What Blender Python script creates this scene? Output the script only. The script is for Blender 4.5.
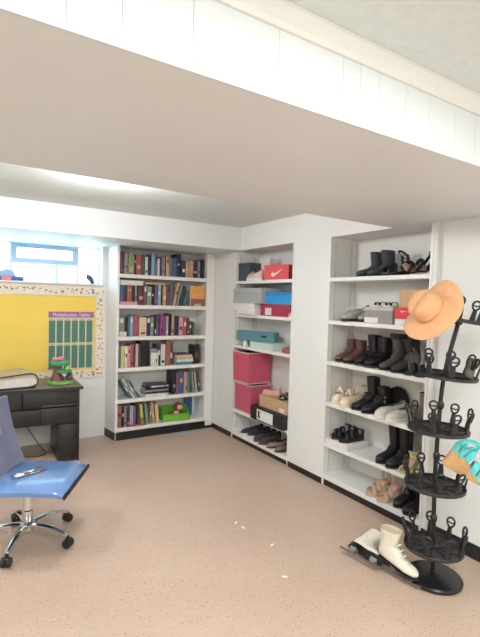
import bpy, bmesh, math, random
from math import sin, cos, pi, radians
from mathutils import Vector, Matrix, Quaternion

for o in list(bpy.data.objects): bpy.data.objects.remove(o)
S = bpy.context.scene
COL = S.collection
random.seed(7)

# ------------------------------------------------------------------ camera
XR, YB, YW, ZH, YH, ZC = 2.768, 4.928, 5.20, 2.178, 4.360, 2.435   # right wall, bookcase front, window wall, header underside, header front, ceiling
BY1, BY2 = 1.056, 2.253                                             # beam near and far faces
cam_d = bpy.data.cameras.new('camera'); cam = bpy.data.objects.new('camera', cam_d); COL.objects.link(cam)
cam_d.sensor_fit = 'HORIZONTAL'; cam_d.sensor_width = 36.0; cam_d.lens = 450.24 * 36 / 480
cam_d.clip_start = 0.05
yaw, pit, rol = -0.5679, -0.0384, 0.0278
fw = Vector((-sin(yaw) * cos(pit), cos(yaw) * cos(pit), sin(pit)))
rt = Vector((cos(yaw), sin(yaw), 0)); up = rt.cross(fw)
RT = rt * cos(rol) + up * sin(rol); UP = -rt * sin(rol) + up * cos(rol)
m = Matrix((RT, UP, -fw)).transposed().to_4x4(); m.translation = (0, 0, 1.6)
cam.matrix_world = m
S.camera = cam

# ------------------------------------------------------------------ world, lamps, exposure
W = bpy.data.worlds.new('daylight'); S.world = W; W.use_nodes = True
bg = W.node_tree.nodes['Background']; bg.inputs[0].default_value = (0.66, 0.88, 1.0, 1); bg.inputs[1].default_value = 6.5

def area(name, loc, rot, sx, sy, power, color):
    l = bpy.data.lights.new(name, 'AREA'); l.shape = 'RECTANGLE'; l.size = sx; l.size_y = sy; l.energy = power; l.color = color
    o = bpy.data.objects.new(name, l); COL.objects.link(o); o.location = loc; o.rotation_euler = rot
    return o
def bulb(name, loc, r, power, color):
    l = bpy.data.lights.new(name, 'POINT'); l.shadow_soft_size = r; l.energy = power; l.color = color
    o = bpy.data.objects.new(name, l); COL.objects.link(o); o.location = loc
bulb('front_bulb', (0.7, -0.6, 2.26), 0.14, 12, (0.86, 1.0, 0.96))
area('front_lamp', (0.9, -0.3, 2.42), (0, 0, 0), 1.3, 1.2, 46, (0.95, 1.0, 0.98))
area('back_lamp', (-0.9, -1.5, 2.40), (0, 0, 0), 1.2, 1.2, 46, (0.95, 1.0, 0.985))
bulb('alcove_bulb', (0.9, 3.05, 2.375), 0.12, 28, (1.0, 0.985, 0.97))
bulb('alcove_bulb', (-0.6, 3.05, 2.375), 0.12, 26, (1.0, 0.985, 0.97))

S.view_settings.view_transform = 'Standard'; S.view_settings.look = 'None'
S.view_settings.exposure = 0.72; S.view_settings.gamma = 1.0; S.view_settings.use_curve_mapping = False

# ------------------------------------------------------------------ materials
MATS = {}
def mat(name, rgb, rough=0.55, metal=0.0, var=0.06, scale=14, bump=0.0, spec=0.5, coat=0.0, sheen=0.0):
    if name in MATS: return MATS[name]
    M = bpy.data.materials.new(name); M.use_nodes = True; nt = M.node_tree; N = nt.nodes; L = nt.links
    b = N['Principled BSDF']; b.inputs['Roughness'].default_value = rough; b.inputs['Metallic'].default_value = metal
    b.inputs['Specular IOR Level'].default_value = spec; b.inputs['Coat Weight'].default_value = coat
    b.inputs['Sheen Weight'].default_value = sheen
    tc = N.new('ShaderNodeTexCoord'); no = N.new('ShaderNodeTexNoise'); no.inputs['Scale'].default_value = scale; no.inputs['Detail'].default_value = 5
    L.new(tc.outputs['Object'], no.inputs['Vector'])
    r = N.new('ShaderNodeValToRGB'); r.color_ramp.elements[0].position = 0.3; r.color_ramp.elements[1].position = 0.7
    a = [max(0, c * (1 - var)) for c in rgb]; c2 = [min(1, c * (1 + var)) for c in rgb]
    r.color_ramp.elements[0].color = (*a, 1); r.color_ramp.elements[1].color = (*c2, 1)
    L.new(no.outputs['Fac'], r.inputs['Fac']); L.new(r.outputs['Color'], b.inputs['Base Color'])
    if bump:
        n2 = N.new('ShaderNodeTexNoise'); n2.inputs['Scale'].default_value = scale * 6; n2.inputs['Detail'].default_value = 6
        L.new(tc.outputs['Object'], n2.inputs['Vector'])
        bp = N.new('ShaderNodeBump'); bp.inputs['Strength'].default_value = bump; bp.inputs['Distance'].default_value = 0.01
        L.new(n2.outputs['Fac'], bp.inputs['Height']); L.new(bp.outputs['Normal'], b.inputs['Normal'])
    MATS[name] = M
    return M

def hexc(r, g, b):
    f = lambda c: (c / 255 / 12.92) if c / 255 <= 0.04045 else ((c / 255 + 0.055) / 1.055) ** 2.4
    return (f(r), f(g), f(b))

WALL = mat('painted_panelling', (0.79, 0.785, 0.765), 0.5, var=0.015, scale=2)
WHITE = mat('white_shelf_paint', (0.80, 0.79, 0.765), 0.35, var=0.02, scale=5)
CEIL = mat('stippled_ceiling', (0.74, 0.80, 0.80), 0.9, var=0.03, scale=25, bump=0.6)
BEAMW = mat('beam_paint', (0.76, 0.785, 0.80), 0.5, var=0.015, scale=2)
COVE = mat('black_vinyl_cove', (0.012, 0.012, 0.013), 0.4, var=0.2)
BLACKP = mat('black_plastic', (0.014, 0.014, 0.016), 0.4, var=0.15)
CHROME = mat('chrome', (0.75, 0.75, 0.76), 0.12, metal=1.0, var=0.02)
STEEL = mat('brushed_steel', (0.6, 0.6, 0.6), 0.3, metal=1.0, var=0.08)
PAGES = mat('book_pages', (0.72, 0.67, 0.56), 0.8, var=0.1, scale=60)

def floor_mat():
    M = bpy.data.materials.new('speckled_linoleum'); M.use_nodes = True; nt = M.node_tree; N = nt.nodes; L = nt.links
    b = N['Principled BSDF']; b.inputs['Roughness'].default_value = 0.32; b.inputs['Specular IOR Level'].default_value = 0.4
    tc = N.new('ShaderNodeTexCoord')
    n1 = N.new('ShaderNodeTexNoise'); n1.inputs['Scale'].default_value = 1.3; n1.inputs['Detail'].default_value = 6
    L.new(tc.outputs['Object'], n1.inputs['Vector'])
    r1 = N.new('ShaderNodeValToRGB'); r1.color_ramp.elements[0].position = 0.3; r1.color_ramp.elements[1].position = 0.7
    r1.color_ramp.elements[0].color = (0.51, 0.365, 0.285, 1); r1.color_ramp.elements[1].color = (0.58, 0.425, 0.335, 1)
    L.new(n1.outputs['Fac'], r1.inputs['Fac'])
    prev = r1.outputs['Color']
    # elongated flecks: three families, each a stretched Voronoi with a distance threshold gated by cell colour
    for k, (rot, sc, thr, gate, colr, fac) in enumerate([
            (0.6, (60, 130, 1), 0.17, 0.84, (0.20, 0.125, 0.085, 1), 0.6),
            (2.0, (52, 120, 1), 0.17, 0.86, (0.22, 0.14, 0.095, 1), 0.6),
            (1.2, (56, 120, 1), 0.18, 0.82, (0.70, 0.57, 0.47, 1), 0.5)]):
        mp = N.new('ShaderNodeMapping'); mp.inputs['Rotation'].default_value = (0, 0, rot); mp.inputs['Scale'].default_value = sc
        L.new(tc.outputs['Object'], mp.inputs['Vector'])
        v = N.new('ShaderNodeTexVoronoi'); v.inputs['Scale'].default_value = 0.55; v.voronoi_dimensions = '2D'
        L.new(mp.outputs['Vector'], v.inputs['Vector'])
        lt = N.new('ShaderNodeMath'); lt.operation = 'LESS_THAN'; lt.inputs[1].default_value = thr; L.new(v.outputs['Distance'], lt.inputs[0])
        sp = N.new('ShaderNodeSeparateColor'); L.new(v.outputs['Color'], sp.inputs[0])
        gt = N.new('ShaderNodeMath'); gt.operation = 'GREATER_THAN'; gt.inputs[1].default_value = gate; L.new(sp.outputs[0], gt.inputs[0])
        mu = N.new('ShaderNodeMath'); mu.operation = 'MULTIPLY'; L.new(lt.outputs[0], mu.inputs[0]); L.new(gt.outputs[0], mu.inputs[1])
        m2 = N.new('ShaderNodeMath'); m2.operation = 'MULTIPLY'; m2.inputs[1].default_value = fac; L.new(mu.outputs[0], m2.inputs[0])
        mx = N.new('ShaderNodeMix'); mx.data_type = 'RGBA'; L.new(m2.outputs[0], mx.inputs[0]); L.new(prev, mx.inputs[6]); mx.inputs[7].default_value = colr
        prev = mx.outputs[2]
    L.new(prev, b.inputs['Base Color'])
    n3 = N.new('ShaderNodeTexNoise'); n3.inputs['Scale'].default_value = 9; L.new(tc.outputs['Object'], n3.inputs['Vector'])
    mr = N.new('ShaderNodeMapRange'); mr.inputs[3].default_value = 0.3; mr.inputs[4].default_value = 0.5
    L.new(n3.outputs['Fac'], mr.inputs[0]); L.new(mr.outputs[0], b.inputs['Roughness'])
    return M
FLOOR = floor_mat()

def glass_mat(name, col, mixf=0.15):
    M = bpy.data.materials.new(name); M.use_nodes = True; nt = M.node_tree; N = nt.nodes; L = nt.links
    N.remove(N['Principled BSDF']); out = N['Material Output']
    t = N.new('ShaderNodeBsdfTranslucent'); t.inputs[0].default_value = (*col, 1)
    g = N.new('ShaderNodeBsdfGlossy'); g.inputs['Roughness'].default_value = 0.15
    no = N.new('ShaderNodeTexNoise'); no.inputs['Scale'].default_value = 12
    tc = N.new('ShaderNodeTexCoord'); L.new(tc.outputs['Object'], no.inputs['Vector'])
    bp = N.new('ShaderNodeBump'); bp.inputs['Strength'].default_value = 0.3; L.new(no.outputs['Fac'], bp.inputs['Height']); L.new(bp.outputs['Normal'], g.inputs['Normal'])
    mx = N.new('ShaderNodeMixShader'); mx.inputs[0].default_value = mixf
    L.new(t.outputs[0], mx.inputs[1]); L.new(g.outputs[0], mx.inputs[2]); L.new(mx.outputs[0], out.inputs[0])
    return M

# ------------------------------------------------------------------ mesh builder
class MB:
    def __init__(s): s.bm = bmesh.new(); s.mi = 0
    def _f(s, vs):
        try:
            f = s.bm.faces.new(vs); f.material_index = s.mi; return f
        except ValueError: return None
    def box(s, x0, x1, y0, y1, z0, z1, M=None, bev=0.0, taper=None):
        P = [Vector((x, y, z)) for z in (z0, z1) for y in (y0, y1) for x in (x0, x1)]
        if taper:
            cx, cy = (x0 + x1) / 2, (y0 + y1) / 2
            for i in range(4): P[i].x = cx + (P[i].x - cx) * taper; P[i].y = cy + (P[i].y - cy) * taper
        if M is not None: P = [M @ p for p in P]
        v = [s.bm.verts.new(p) for p in P]
        fs = [s._f([v[i] for i in q]) for q in ((0, 2, 3, 1), (4, 5, 7, 6), (0, 1, 5, 4), (2, 6, 7, 3), (0, 4, 6, 2), (1, 3, 7, 5))]
        if bev:
            es = set(e for f in fs for e in f.edges)
            r = bmesh.ops.bevel(s.bm, geom=list(es), offset=bev, segments=2, profile=0.5, affect='EDGES', clamp_overlap=True)
            for f in r['faces']: f.material_index = s.mi
        return s
    def obox(s, c, size, M=None, bev=0.0):
        c = Vector(c); T = Matrix.Translation(c) @ (M.to_4x4() if M is not None else Matrix())
        return s.box(-size[0] / 2, size[0] / 2, -size[1] / 2, size[1] / 2, -size[2] / 2, size[2] / 2, T, bev)
    def loft(s, rings, cap0=True, cap1=True, closed=False):
        R = [[s.bm.verts.new(p) for p in r] for r in rings]; n = len(R[0])
        for i in range(len(R) if closed else len(R) - 1):
            a, b = R[i], R[(i + 1) % len(R)]
            for j in range(n): s._f([a[j], a[(j + 1) % n], b[(j + 1) % n], b[j]])
        if not closed:
            if cap0: s._f(list(reversed(R[0])))
            if cap1: s._f(R[-1])
        return s
    def tube(s, pts, r, seg=8, closed=False, flat=1.0, fu=None):
        pts = [Vector(p) for p in pts]; n = len(pts); rs = r if isinstance(r, (list, tuple)) else [r] * n
        rings = []; prevn = None
        for i in range(n):
            if closed: t = pts[(i + 1) % n] - pts[i - 1]
            else: t = pts[min(i + 1, n - 1)] - pts[max(i - 1, 0)]
            t.normalize()
            if fu is not None: u = Vector(fu) - t * t.dot(Vector(fu))
            elif prevn is None: u = t.orthogonal()
            else: u = prevn - t * t.dot(prevn)
            if u.length < 1e-6: u = t.orthogonal()
            u.normalize(); prevn = u; w = t.cross(u)
            rings.append([pts[i] + (u * cos(2 * pi * k / seg) * flat + w * sin(2 * pi * k / seg)) * rs[i] for k in range(seg)])
        return s.loft(rings, closed=closed)
    def lathe(s, prof, seg=28, M=None, cap0=True, cap1=True):
        M = M or Matrix()
        return s.loft([[M @ Vector((r * cos(2 * pi * k / seg), r * sin(2 * pi * k / seg), z)) for k in range(seg)] for r, z in prof], cap0, cap1)
    def prism(s, poly, z0, z1, M=None):
        M = M or Matrix()
        return s.loft([[M @ Vector((x, y, z)) for x, y in poly] for z in (z0, z1)])
    def ball(s, c, r, seg=12, rings=8, sc=(1, 1, 1), M=None):
        M = M or Matrix(); c = Vector(c)
        return s.loft([[c + M @ Vector((r * sc[0] * sin(pi * i / rings) * cos(2 * pi * k / seg), r * sc[1] * sin(pi * i / rings) * sin(2 * pi * k / seg), r * sc[2] * -cos(pi * i / rings)))
                        for k in range(seg)] for i in range(1, rings)])
    def xf(s, M): bmesh.ops.transform(s.bm, matrix=M, verts=s.bm.verts); return s
    def build(s, name, mats, parent=None, smooth=True, sub=0, angle=40):
        bmesh.ops.recalc_face_normals(s.bm, faces=s.bm.faces)
        me = bpy.data.meshes.new(name); s.bm.to_mesh(me); s.bm.free()
        for mm in (mats if isinstance(mats, (list, tuple)) else [mats]): me.materials.append(mm)
        if smooth:
            me.polygons.foreach_set('use_smooth', [True] * len(me.polygons))
            if not sub: me.set_sharp_from_angle(angle=radians(angle))
        o = bpy.data.objects.new(name, me); COL.objects.link(o)
        if parent is not None: o.parent = parent
        if sub:
            md = o.modifiers.new('sub', 'SUBSURF'); md.levels = sub; md.render_levels = sub
        return o

def tag(o, label, cat, group=None):
    o['label'] = label; o['category'] = cat
    if group: o['group'] = group
    return o
def thing(name, label, cat, loc=(0, 0, 0), rz=0.0, group=None):
    o = bpy.data.objects.new(name, None); COL.objects.link(o); o.empty_display_size = 0.05
    o.location = loc; o.rotation_euler = (0, 0, rz)
    return tag(o, label, cat, group)
def struct(name, mb, m, label=None, smooth=False):
    o = mb.build(name, m, None, smooth); o['kind'] = 'structure'
    if label: o['label'] = label
    return o
def frame(d, upv=(0, 0, 1)):
    """rotation whose z axis is d"""
    z = Vector(d).normalized(); x = Vector(upv).cross(z)
    if x.length < 1e-5: x = Vector((1, 0, 0))
    x.normalize(); y = z.cross(x)
    return Matrix((x, y, z)).transposed().to_4x4()

# ================================================================== THE ROOM
X0, Y0, XE, YE = -2.7, -2.7, 3.35, 5.37
b = MB(); b.box(X0 - .1, XE, Y0 - .1, YE, -0.1, 0.0); struct('floor', b, FLOOR, 'tan speckled linoleum floor')
b = MB(); b.box(X0 - .1, XE, Y0 - .1, YE, ZC, ZC + 0.1); struct('ceiling', b, CEIL, 'white stippled ceiling')
b = MB(); b.box(X0 - .1, X0, Y0, YE, 0, ZC); struct('wall_left', b, WALL)
b = MB(); b.box(X0 - .1, XE, Y0 - .1, Y0, 0, ZC); struct('wall_rear', b, WALL)
# right wall with two shelf niches
S3A, S3B, S2A, S2B = 2.915, 1.905, 4.462, 3.395
ND = 0.33; REC = 0.035
b = MB()
b.box(XR + REC, XE, Y0, S3B - 0.03, 0, ZC); b.box(XR, XE, S3B - 0.03, S3B, 0, ZC)                # right of the shoe shelves
b.box(XR, XE, S3A, S2B, 0, ZC)               # pilaster between the two shelf units
b.box(XR, XE, S2A, YE, 0, ZC)                # corner pilaster
b.box(XR, XE, S3B, S3A, ZH, ZC)
b.box(XR, XE, S2B, S2A, ZH, ZC)
b.box(XR + ND, XE, S3B, S3A, 0, ZH)
b.box(XR + ND, XE, S2B, S2A, 0, ZH)
struct('wall_right', b, WALL, 'white painted wall with two recessed shelf niches')
# back wall with the window opening
WX0, WX1, WZ0 = -0.90, 1.435, 1.748
b = MB()
b.box(X0, XR, YW, YE, 0, WZ0); b.box(X0, WX0, YW, YE, WZ0, ZC); b.box(WX1, XR, YW, YE, WZ0, ZC)
b.box(WX0, WX1, YW, YE, ZH, ZC)
struct('wall_back', b, WALL, 'white wall below and around the glass block window')
b = MB(); b.box(X0, XR - 0.001, YH, YW - 0.001, ZH, ZC - 0.001); struct('trim_1', b, BEAMW, 'white dropped header over window and bookcase')
# the big beam: core plus face panels with real grooves
b = MB(); b.box(X0, XR + REC - 0.001, BY1 + 0.003, 1.870, ZH, ZC - 0.001); b.box(X0, XR - 0.001, 1.870, BY2, ZH, ZC - 0.001)
gx = [X0, -1.6, -0.9, -0.4, -0.05, 0.205, 0.328, 0.51, 0.78, 1.034, 1.113, 1.202, 1.34, 1.477, 1.637, 1.775, 2.05, 2.4, XR + REC - 0.001]
for a, c in zip(gx, gx[1:]): b.box(a + 0.0007, c - 0.0007, BY1, BY1 + 0.004, ZH, ZC - 0.001)
struct('trim_2', b, BEAMW, 'boxed-in white beam with grooved panel face')
b = MB()
prof = [(0, 0), (0, -0.060), (-0.010, -0.060), (-0.014, -0.045), (-0.030, -0.022), (-0.036, -0.012), (-0.036, 0)]
b.loft([[Vector((x, BY1 - 0.0005 + q[0], ZC - 0.0005 + q[1])) for q in prof] for x in (X0, XR + REC - 0.001)])
struct('trim_3', b, WHITE, 'white crown moulding along the beam top')
for k, (x, z) in enumerate([(0.328, 2.262), (0.51, 2.235), (1.113, 2.33), (0.205, 2.20)]): pass
# cove base
b = MB()
b.box(XR + REC - 0.006, XR + REC - 0.0005, Y0, S3B - 0.031, 0, 0.095); b.box(XR - 0.006, XR - 0.0005, S3B - 0.03, S3B, 0, 0.052)
b.box(XR - 0.006, XR - 0.0005, S3A, S2B, 0, 0.052); b.box(XR - 0.006, XR - 0.0005, S2A, YB - 0.002, 0, 0.055)
struct('baseboard_right', b, COVE, 'black vinyl cove base on the right wall')
b = MB(); b.box(1.535, 2.66, YB - 0.007, YB - 0.001, 0, 0.088); b.box(2.66, XR - 0.008, YB - 0.007, YB - 0.001, 0, 0.03)
struct('baseboard_back', b, COVE, 'black vinyl cove base under the bookcase')

# ---- glass block window
GLASS = glass_mat('glass_block', (0.93, 0.99, 1.0)); GEDGE = glass_mat('glass_block_edge', (0.30, 0.55, 0.72))
VENT = mat('blue_grey_bloom_frame', (0.42, 0.58, 0.80), 0.4, var=0.03)  # blue-grey frame, base colour lightened to carry the window's backlit bloom
win = MB()
GY = YW + 0.13
cols = [-0.90, -0.63, -0.40, -0.17, 0.057, 0.283, 0.512, 0.740, 0.967, 1.194, 1.432]
rows = [1.750, 1.952, 2.158, 2.177]
win.box(WX0, WX1, GY + 0.004, GY + 0.026, WZ0 + 0.0005, rows[0] + 0.006); win.box(WX0, WX1, GY + 0.004, GY + 0.026, rows[1] - 0.0055, rows[1] + 0.0055); win.box(WX0, WX1, GY + 0.004, GY + 0.026, rows[2] - 0.0055, rows[2] + 0.0055)
for c_ in cols:
    for j_ in range(3):
        if j_ == 1 and 0.6 < c_ < 1.1: continue
        win.box(max(WX0, c_ - 0.0075), min(WX1, c_ + 0.0075), GY + 0.004, GY + 0.026, rows[j_] + 0.006, rows[j_ + 1] - 0.006)
wroot = win.build('window_1', GEDGE, None, False); wroot['kind'] = 'structure'; wroot['label'] = 'bright glass block basement window'
for i in range(len(cols) - 1):
    for j in range(3):
        if j == 1 and 6 <= i <= 8: continue
        q = MB(); q.box(cols[i] + 0.008, cols[i + 1] - 0.008, GY, GY + 0.029, rows[j] + 0.006, rows[j + 1] - (0.006 if j < 2 else 0.001), bev=0.006 if j < 2 else 0)
        q.build('glass_block', GLASS, wroot)
q = MB(); vx0, vx1, vz0, vz1 = 0.512, 1.194, 1.955, 2.155
q.box(vx0, vx1, GY - 0.02, GY + 0.028, vz1 - 0.046, vz1); q.box(vx0, vx1, GY - 0.02, GY + 0.028, vz0, vz0 + 0.046)
q.box(vx0, vx0 + 0.055, GY - 0.02, GY + 0.028, vz0 + 0.046, vz1 - 0.046); q.box(vx1 - 0.06, vx1, GY - 0.02, GY + 0.028, vz0 + 0.046, vz1 - 0.046)
q.build('vent_frame', VENT, wroot, False)
q = MB(); q.box(vx0 + 0.055, vx1 - 0.06, GY + 0.01, GY + 0.02, vz0 + 0.046, vz1 - 0.046); q.build('vent_pane', GLASS, wroot, False)
q = MB(); q.box(WX0, WX1, YW - 0.03, GY - 0.005, WZ0 - 0.02, WZ0 - 0.0005, bev=0.004)
struct('trim_4', q, WHITE, 'white sill ledge under the window')

# ================================================================== BUILT-IN SHELVES
def shelf_unit(name, label, cat, wside, zs, bottom_drop, zt, strip=True):
    """right-wall unit filling a niche; wside=(ya,yb) far and near edges"""
    ya, yb = wside; t = thing(name, label, cat, (XR, (ya + yb) / 2, 0)); cy = (ya + yb) / 2; e = 0.001
    def bx(n, x0, x1, y0, y1, z0, z1, m=WHITE, bev=0.0):
        q = MB(); q.box(x0 - XR, x1 - XR, y0 - cy, y1 - cy, z0, z1, bev=bev); return q.build(n, m, t, False)
    xb = XR + ND - e
    bx('back_panel', xb - 0.012, xb, yb + e, ya - e, 0.0, zt)
    bx('side_panel', XR - 0.004, xb - 0.013, ya - 0.018 - e, ya - e, 0.0, zt)
    bx('side_panel', XR - 0.004, xb - 0.013, yb + e, yb + 0.018 + e, 0.0, zt)
    for k, z in enumerate(zs):
        last = k == len(zs) - 1
        bx('shelf', XR - (0.004 if last else 0.002), xb - 0.013, yb + 0.0195, ya - 0.0195, z - (bottom_drop if last else 0.034), z, bev=0.003)
    q = MB(); q.box(0.004, 0.012, yb + 0.02 - cy, ya - 0.02 - cy, 0, zs[-1] - bottom_drop - 0.001); q.build('toe_kick', COVE, t, False)
    if strip:
        for dx in (0.045, 0.24):
            q = MB(); q.box(dx, dx + 0.016, ya - 0.0235 - cy, ya - 0.0195 - cy, 0.12, zt - 0.05); q.build('shelf_standard', STRIP, t, False)
    return t
STRIP = mat('cream_metal_strip', (0.66, 0.65, 0.61), 0.4, var=0.03)
Z3 = [1.826, 1.456, 1.100, 0.737, 0.375, 0.100]
Z2 = [1.830, 1.455, 1.095, 0.345, 0.085]
shelf_unit('shoe_shelf', 'white built-in shelf unit full of shoes and boots, behind the black rack', 'shelf', (S3A, S3B), Z3, 0.045, ZH - 0.001)
shelf_unit('storage_shelf', 'white built-in shelf unit holding boxes and pink bins, in the right wall near the corner', 'shelf', (S2A, S2B), Z2, 0.04, ZH - 0.001)
# bookcase
ZB = [1.868, 1.524, 1.166, 0.812, 0.456, 0.134]
BX0, BX1 = 1.552, 2.645
t = thing('bookcase', 'white built-in bookcase full of books, between window wall and corner', 'bookcase', ((BX0 + BX1) / 2, YB, 0)); cx = (BX0 + BX1) / 2
def bb(n, x0, x1, y0, y1, z0, z1, bev=0.0, m=WHITE):
    q = MB(); q.box(x0 - cx, x1 - cx, y0 - YB, y1 - YB, z0, z1, bev=bev); return q.build(n, m, t, False)
q = MB(); q.prism([(1.526 - cx, 0), (BX0 - cx, 0), (BX0 - cx, YW - YB - 0.002), (1.490 - cx, YW - YB - 0.002)], 0.0, ZH - 0.001); q.build('side_panel', WHITE, t, False)
q = MB(); q.prism([(1.5245 - cx, -0.006), (1.526 - cx, -0.006), (1.4897 - cx, YW - YB - 0.003), (1.4867 - cx, YW - YB - 0.003)], 0.0, 0.09); q.build('cove_base', COVE, t, False)
bb('side_panel', BX1, XR - 0.008, 0 + YB, YW - 0.002, 0.0, ZH - 0.001)
bb('back_panel', BX0 + 0.001, BX1 - 0.001, YW - 0.012, YW - 0.002, 0.0, ZH - 0.001)
for k, z in enumerate(ZB): bb('shelf', BX0 + 0.0015, BX1 - 0.0015, YB + 0.001, YW - 0.0135, z - 0.042, z, bev=0.003)

# ================================================================== BOOKS
C = dict(maroon=(105, 40, 60), grey=(140, 140, 145), green=(125, 150, 85), black=(28, 28, 34), red=(185, 70, 80), white=(215, 212, 205), navy=(35, 45, 85),
         sky=(120, 165, 205), blue=(45, 95, 160), tan=(200, 160, 115), orange=(225, 145, 75), charcoal=(60, 62, 68), rust=(170, 90, 70), mauve=(125, 75, 100),
         sage=(125, 145, 135), purple=(95, 65, 120), brown=(105, 70, 55), teal=(60, 130, 130), pink=(215, 140, 150), peach=(225, 180, 150), cream=(220, 210, 185),
         magenta=(150, 55, 110), lilac=(175, 145, 180), crimson=(165, 40, 60), forest=(60, 95, 80), yellow=(225, 200, 85), beige=(190, 175, 155), slate=(95, 110, 130))
def cmat(n):
    c = C[n]; g_ = sum(c) / 3; c = tuple(0.72 * v + 0.28 * g_ for v in c)
    return mat('cover_' + n, hexc(*c), 0.5, var=0.12, scale=30)
XU = lambda u: 1.556 + (u - 119.5) * (1.086 / 86.5)
ORD = ['first', 'second', 'third', 'fourth', 'fifth', 'sixth', 'seventh', 'eighth', 'ninth', 'tenth', 'eleventh', 'twelfth', 'thirteenth', 'fourteenth', 'fifteenth',
       'sixteenth', 'seventeenth', 'eighteenth', 'nineteenth', 'twentieth', 'twenty-first', 'twenty-second', 'twenty-third', 'twenty-fourth', 'twenty-fifth', 'twenty-sixth', 'twenty-seventh', 'twenty-eighth']
LIGHTBAND = ('white', 'cream', 'tan', 'yellow', 'peach')
def book_mesh(w, h, d, colname, parent, band=None):
    """upright book: spine faces -y, base at z=0, x from 0 to w"""
    q = MB(); c = 0.0022
    q.box(0, c, 0.004, d, 0, h); q.box(w - c, w, 0.004, d, 0, h)
    n = 5; sp = [(c * 0 + w * k / n, 0.004 - 0.004 * sin(pi * k / n)) for k in range(n + 1)] + [(w, 0.007), (0, 0.007)]
    q.prism(sp, 0, h)
    if band:
        q.mi = 1
        z0, z1 = band[1] * h, band[2] * h
        q.prism([(x, y - 0.0006) for x, y in sp[1:n]] + [(sp[n - 1][0], 0.005), (sp[1][0], 0.005)], z0, z1)
    o = q.build('cover', [cmat(colname)] + ([cmat(band[0])] if band else []), parent, True, angle=50)
    q = MB(); q.box(c + 0.0002, w - c - 0.0002, 0.0075, d - 0.004, 0.004, h - 0.004); q.build('pages', PAGES, parent, False)
def book_row(rowname, z, spec, group):
    xlim = None
    names = [s[0] for s in spec]
    for i, s in enumerate(spec):
        col, u0, u1, h = s[:4]; lean = s[4] if len(s) > 4 else 0; zb = s[5] if len(s) > 5 else 0
        w = max(0.011, (u1 - u0) * (1.086 / 86.5) - 0.0012); x = XU(u0)
        a = 'beside the side panel' if i == 0 else 'right of a %s one' % names[i - 1]
        lab = '%s %s, %s from the left on %s, %s' % (col, 'leaning book' if lean else ('thick book' if w > 0.05 else 'book'), ORD[i], rowname, a)
        yo = YB + 0.022 + random.uniform(0, 0.03)
        t = thing('book', lab, 'book', (x, yo, z + zb + 0.0008), 0, group)
        if lean: t.rotation_euler = (0, radians(lean), 0)
        if lean > 0: t.location.z += w * sin(radians(lean))
        bnd = None
        if random.random() < 0.65:
            bc = random.choice(['white', 'cream', 'black', 'tan', 'navy', 'red'] if col not in LIGHTBAND else ['navy', 'black', 'crimson', 'forest'])
            if bc != col:
                p0 = random.choice([0.12, 0.3, 0.5, 0.68]); bnd = (bc, p0, p0 + random.uniform(0.08, 0.24))
        book_mesh(w, h, random.uniform(0.150, 0.19), col, t, bnd)
def flat_book(lab, col, u0, u1, z, th, group, depth=0.16, rz=0.0, y=YB + 0.02, name='book'):
    w = (u1 - u0) * (1.086 / 86.5); t = thing(name, lab, 'book', (XU(u0) + w / 2, y + depth / 2, z + 0.0008), rz, group)
    q = MB(); c = 0.002; d = depth / 2
    q.box(-w / 2, w / 2, -d, d, 0, c); q.box(-w / 2, w / 2, -d, d, th - c, th); q.box(-w / 2, w / 2, -d - 0.002, -d + 0.003, 0, th)
    q.build('cover', cmat(col), t, False)
    q = MB(); q.box(-w / 2 + 0.004, w / 2 - 0.004, -d + 0.0035, d - 0.003, c + 0.0002, th - c - 0.0002); q.build('pages', PAGES, t, False)
    return t

g = 'upright books on the top bookcase shelf'
book_row('top bookcase shelf', ZB[0], [('maroon', 120.2, 124, .245), ('grey', 124.2, 127.3, .235), ('green', 127.6, 133.2, .245), ('black', 133.4, 135, .2), ('red', 135.2, 140.4, .23),  # black book after the green one is a gap's dark shade, built as a book
    ('forest', 141, 143.6, .23), ('white', 143.8, 146.3, .21), ('navy', 146.8, 149.4, .235), ('sky', 149.6, 152.6, .25), ('slate', 152.8, 155.2, .245), ('white', 155.5, 157.6, .2), ('charcoal', 157.8, 160, .22),
    ('grey', 160.2, 163, .22), ('tan', 164.5, 168, .235), ('slate', 168.4, 171.6, .22), ('blue', 171.8, 175, .23), ('navy', 175.2, 179.6, .275), ('charcoal', 179.8, 184, .2),
    ('beige', 184.4, 187, .19), ('orange', 187.4, 192.3, .2), ('navy', 192.8, 197.2, .205), ('grey', 197.8, 200.4, .215), ('black', 200.8, 204, .23)], g)
# second shelf: low stack on the left
g2 = 'books on the second bookcase shelf'
flat_book('mauve pink book lying flat at the left end of the second bookcase shelf', 'pink', 120.2, 136.5, ZB[1], 0.035, g2, 0.17)
g2u = 'upright books on the second bookcase shelf'
book_row('second bookcase shelf', ZB[1], [('blue', 120.4, 124.2, .185, 0, .036), ('charcoal', 124.4, 127, .18, 0, .036), ('rust', 127.2, 131.8, .185, 0, .036), ('black', 132, 134, .18, 0, .036), ('grey', 134.2, 136.3, .185, 0, .036),
    ('maroon', 137, 142.6, .21), ('mauve', 143, 145.8, .225), ('sage', 146, 150.4, .215), ('black', 150.6, 152.8, .215), ('purple', 153, 156.2, .235), ('sky', 156.4, 159.6, .24), ('black', 159.8, 161.2, .215),  # black book between sage and purple stands in for a dark, empty gap
    ('orange', 161.4, 164.8, .235), ('purple', 165, 168, .24), ('slate', 168.2, 171.4, .25, 4), ('tan', 171.7, 174, .275, 12), ('grey', 175.2, 178, .25, 14), ('charcoal', 178.8, 181.8, .245, 14), ('teal', 182.6, 184.4, .2, 14)], g2u)
flat_book('white flat book lying across the books at left on the second shelf', 'white', 120.4, 141.5, ZB[1] + 0.2222, 0.052, g2, 0.15)
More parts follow.
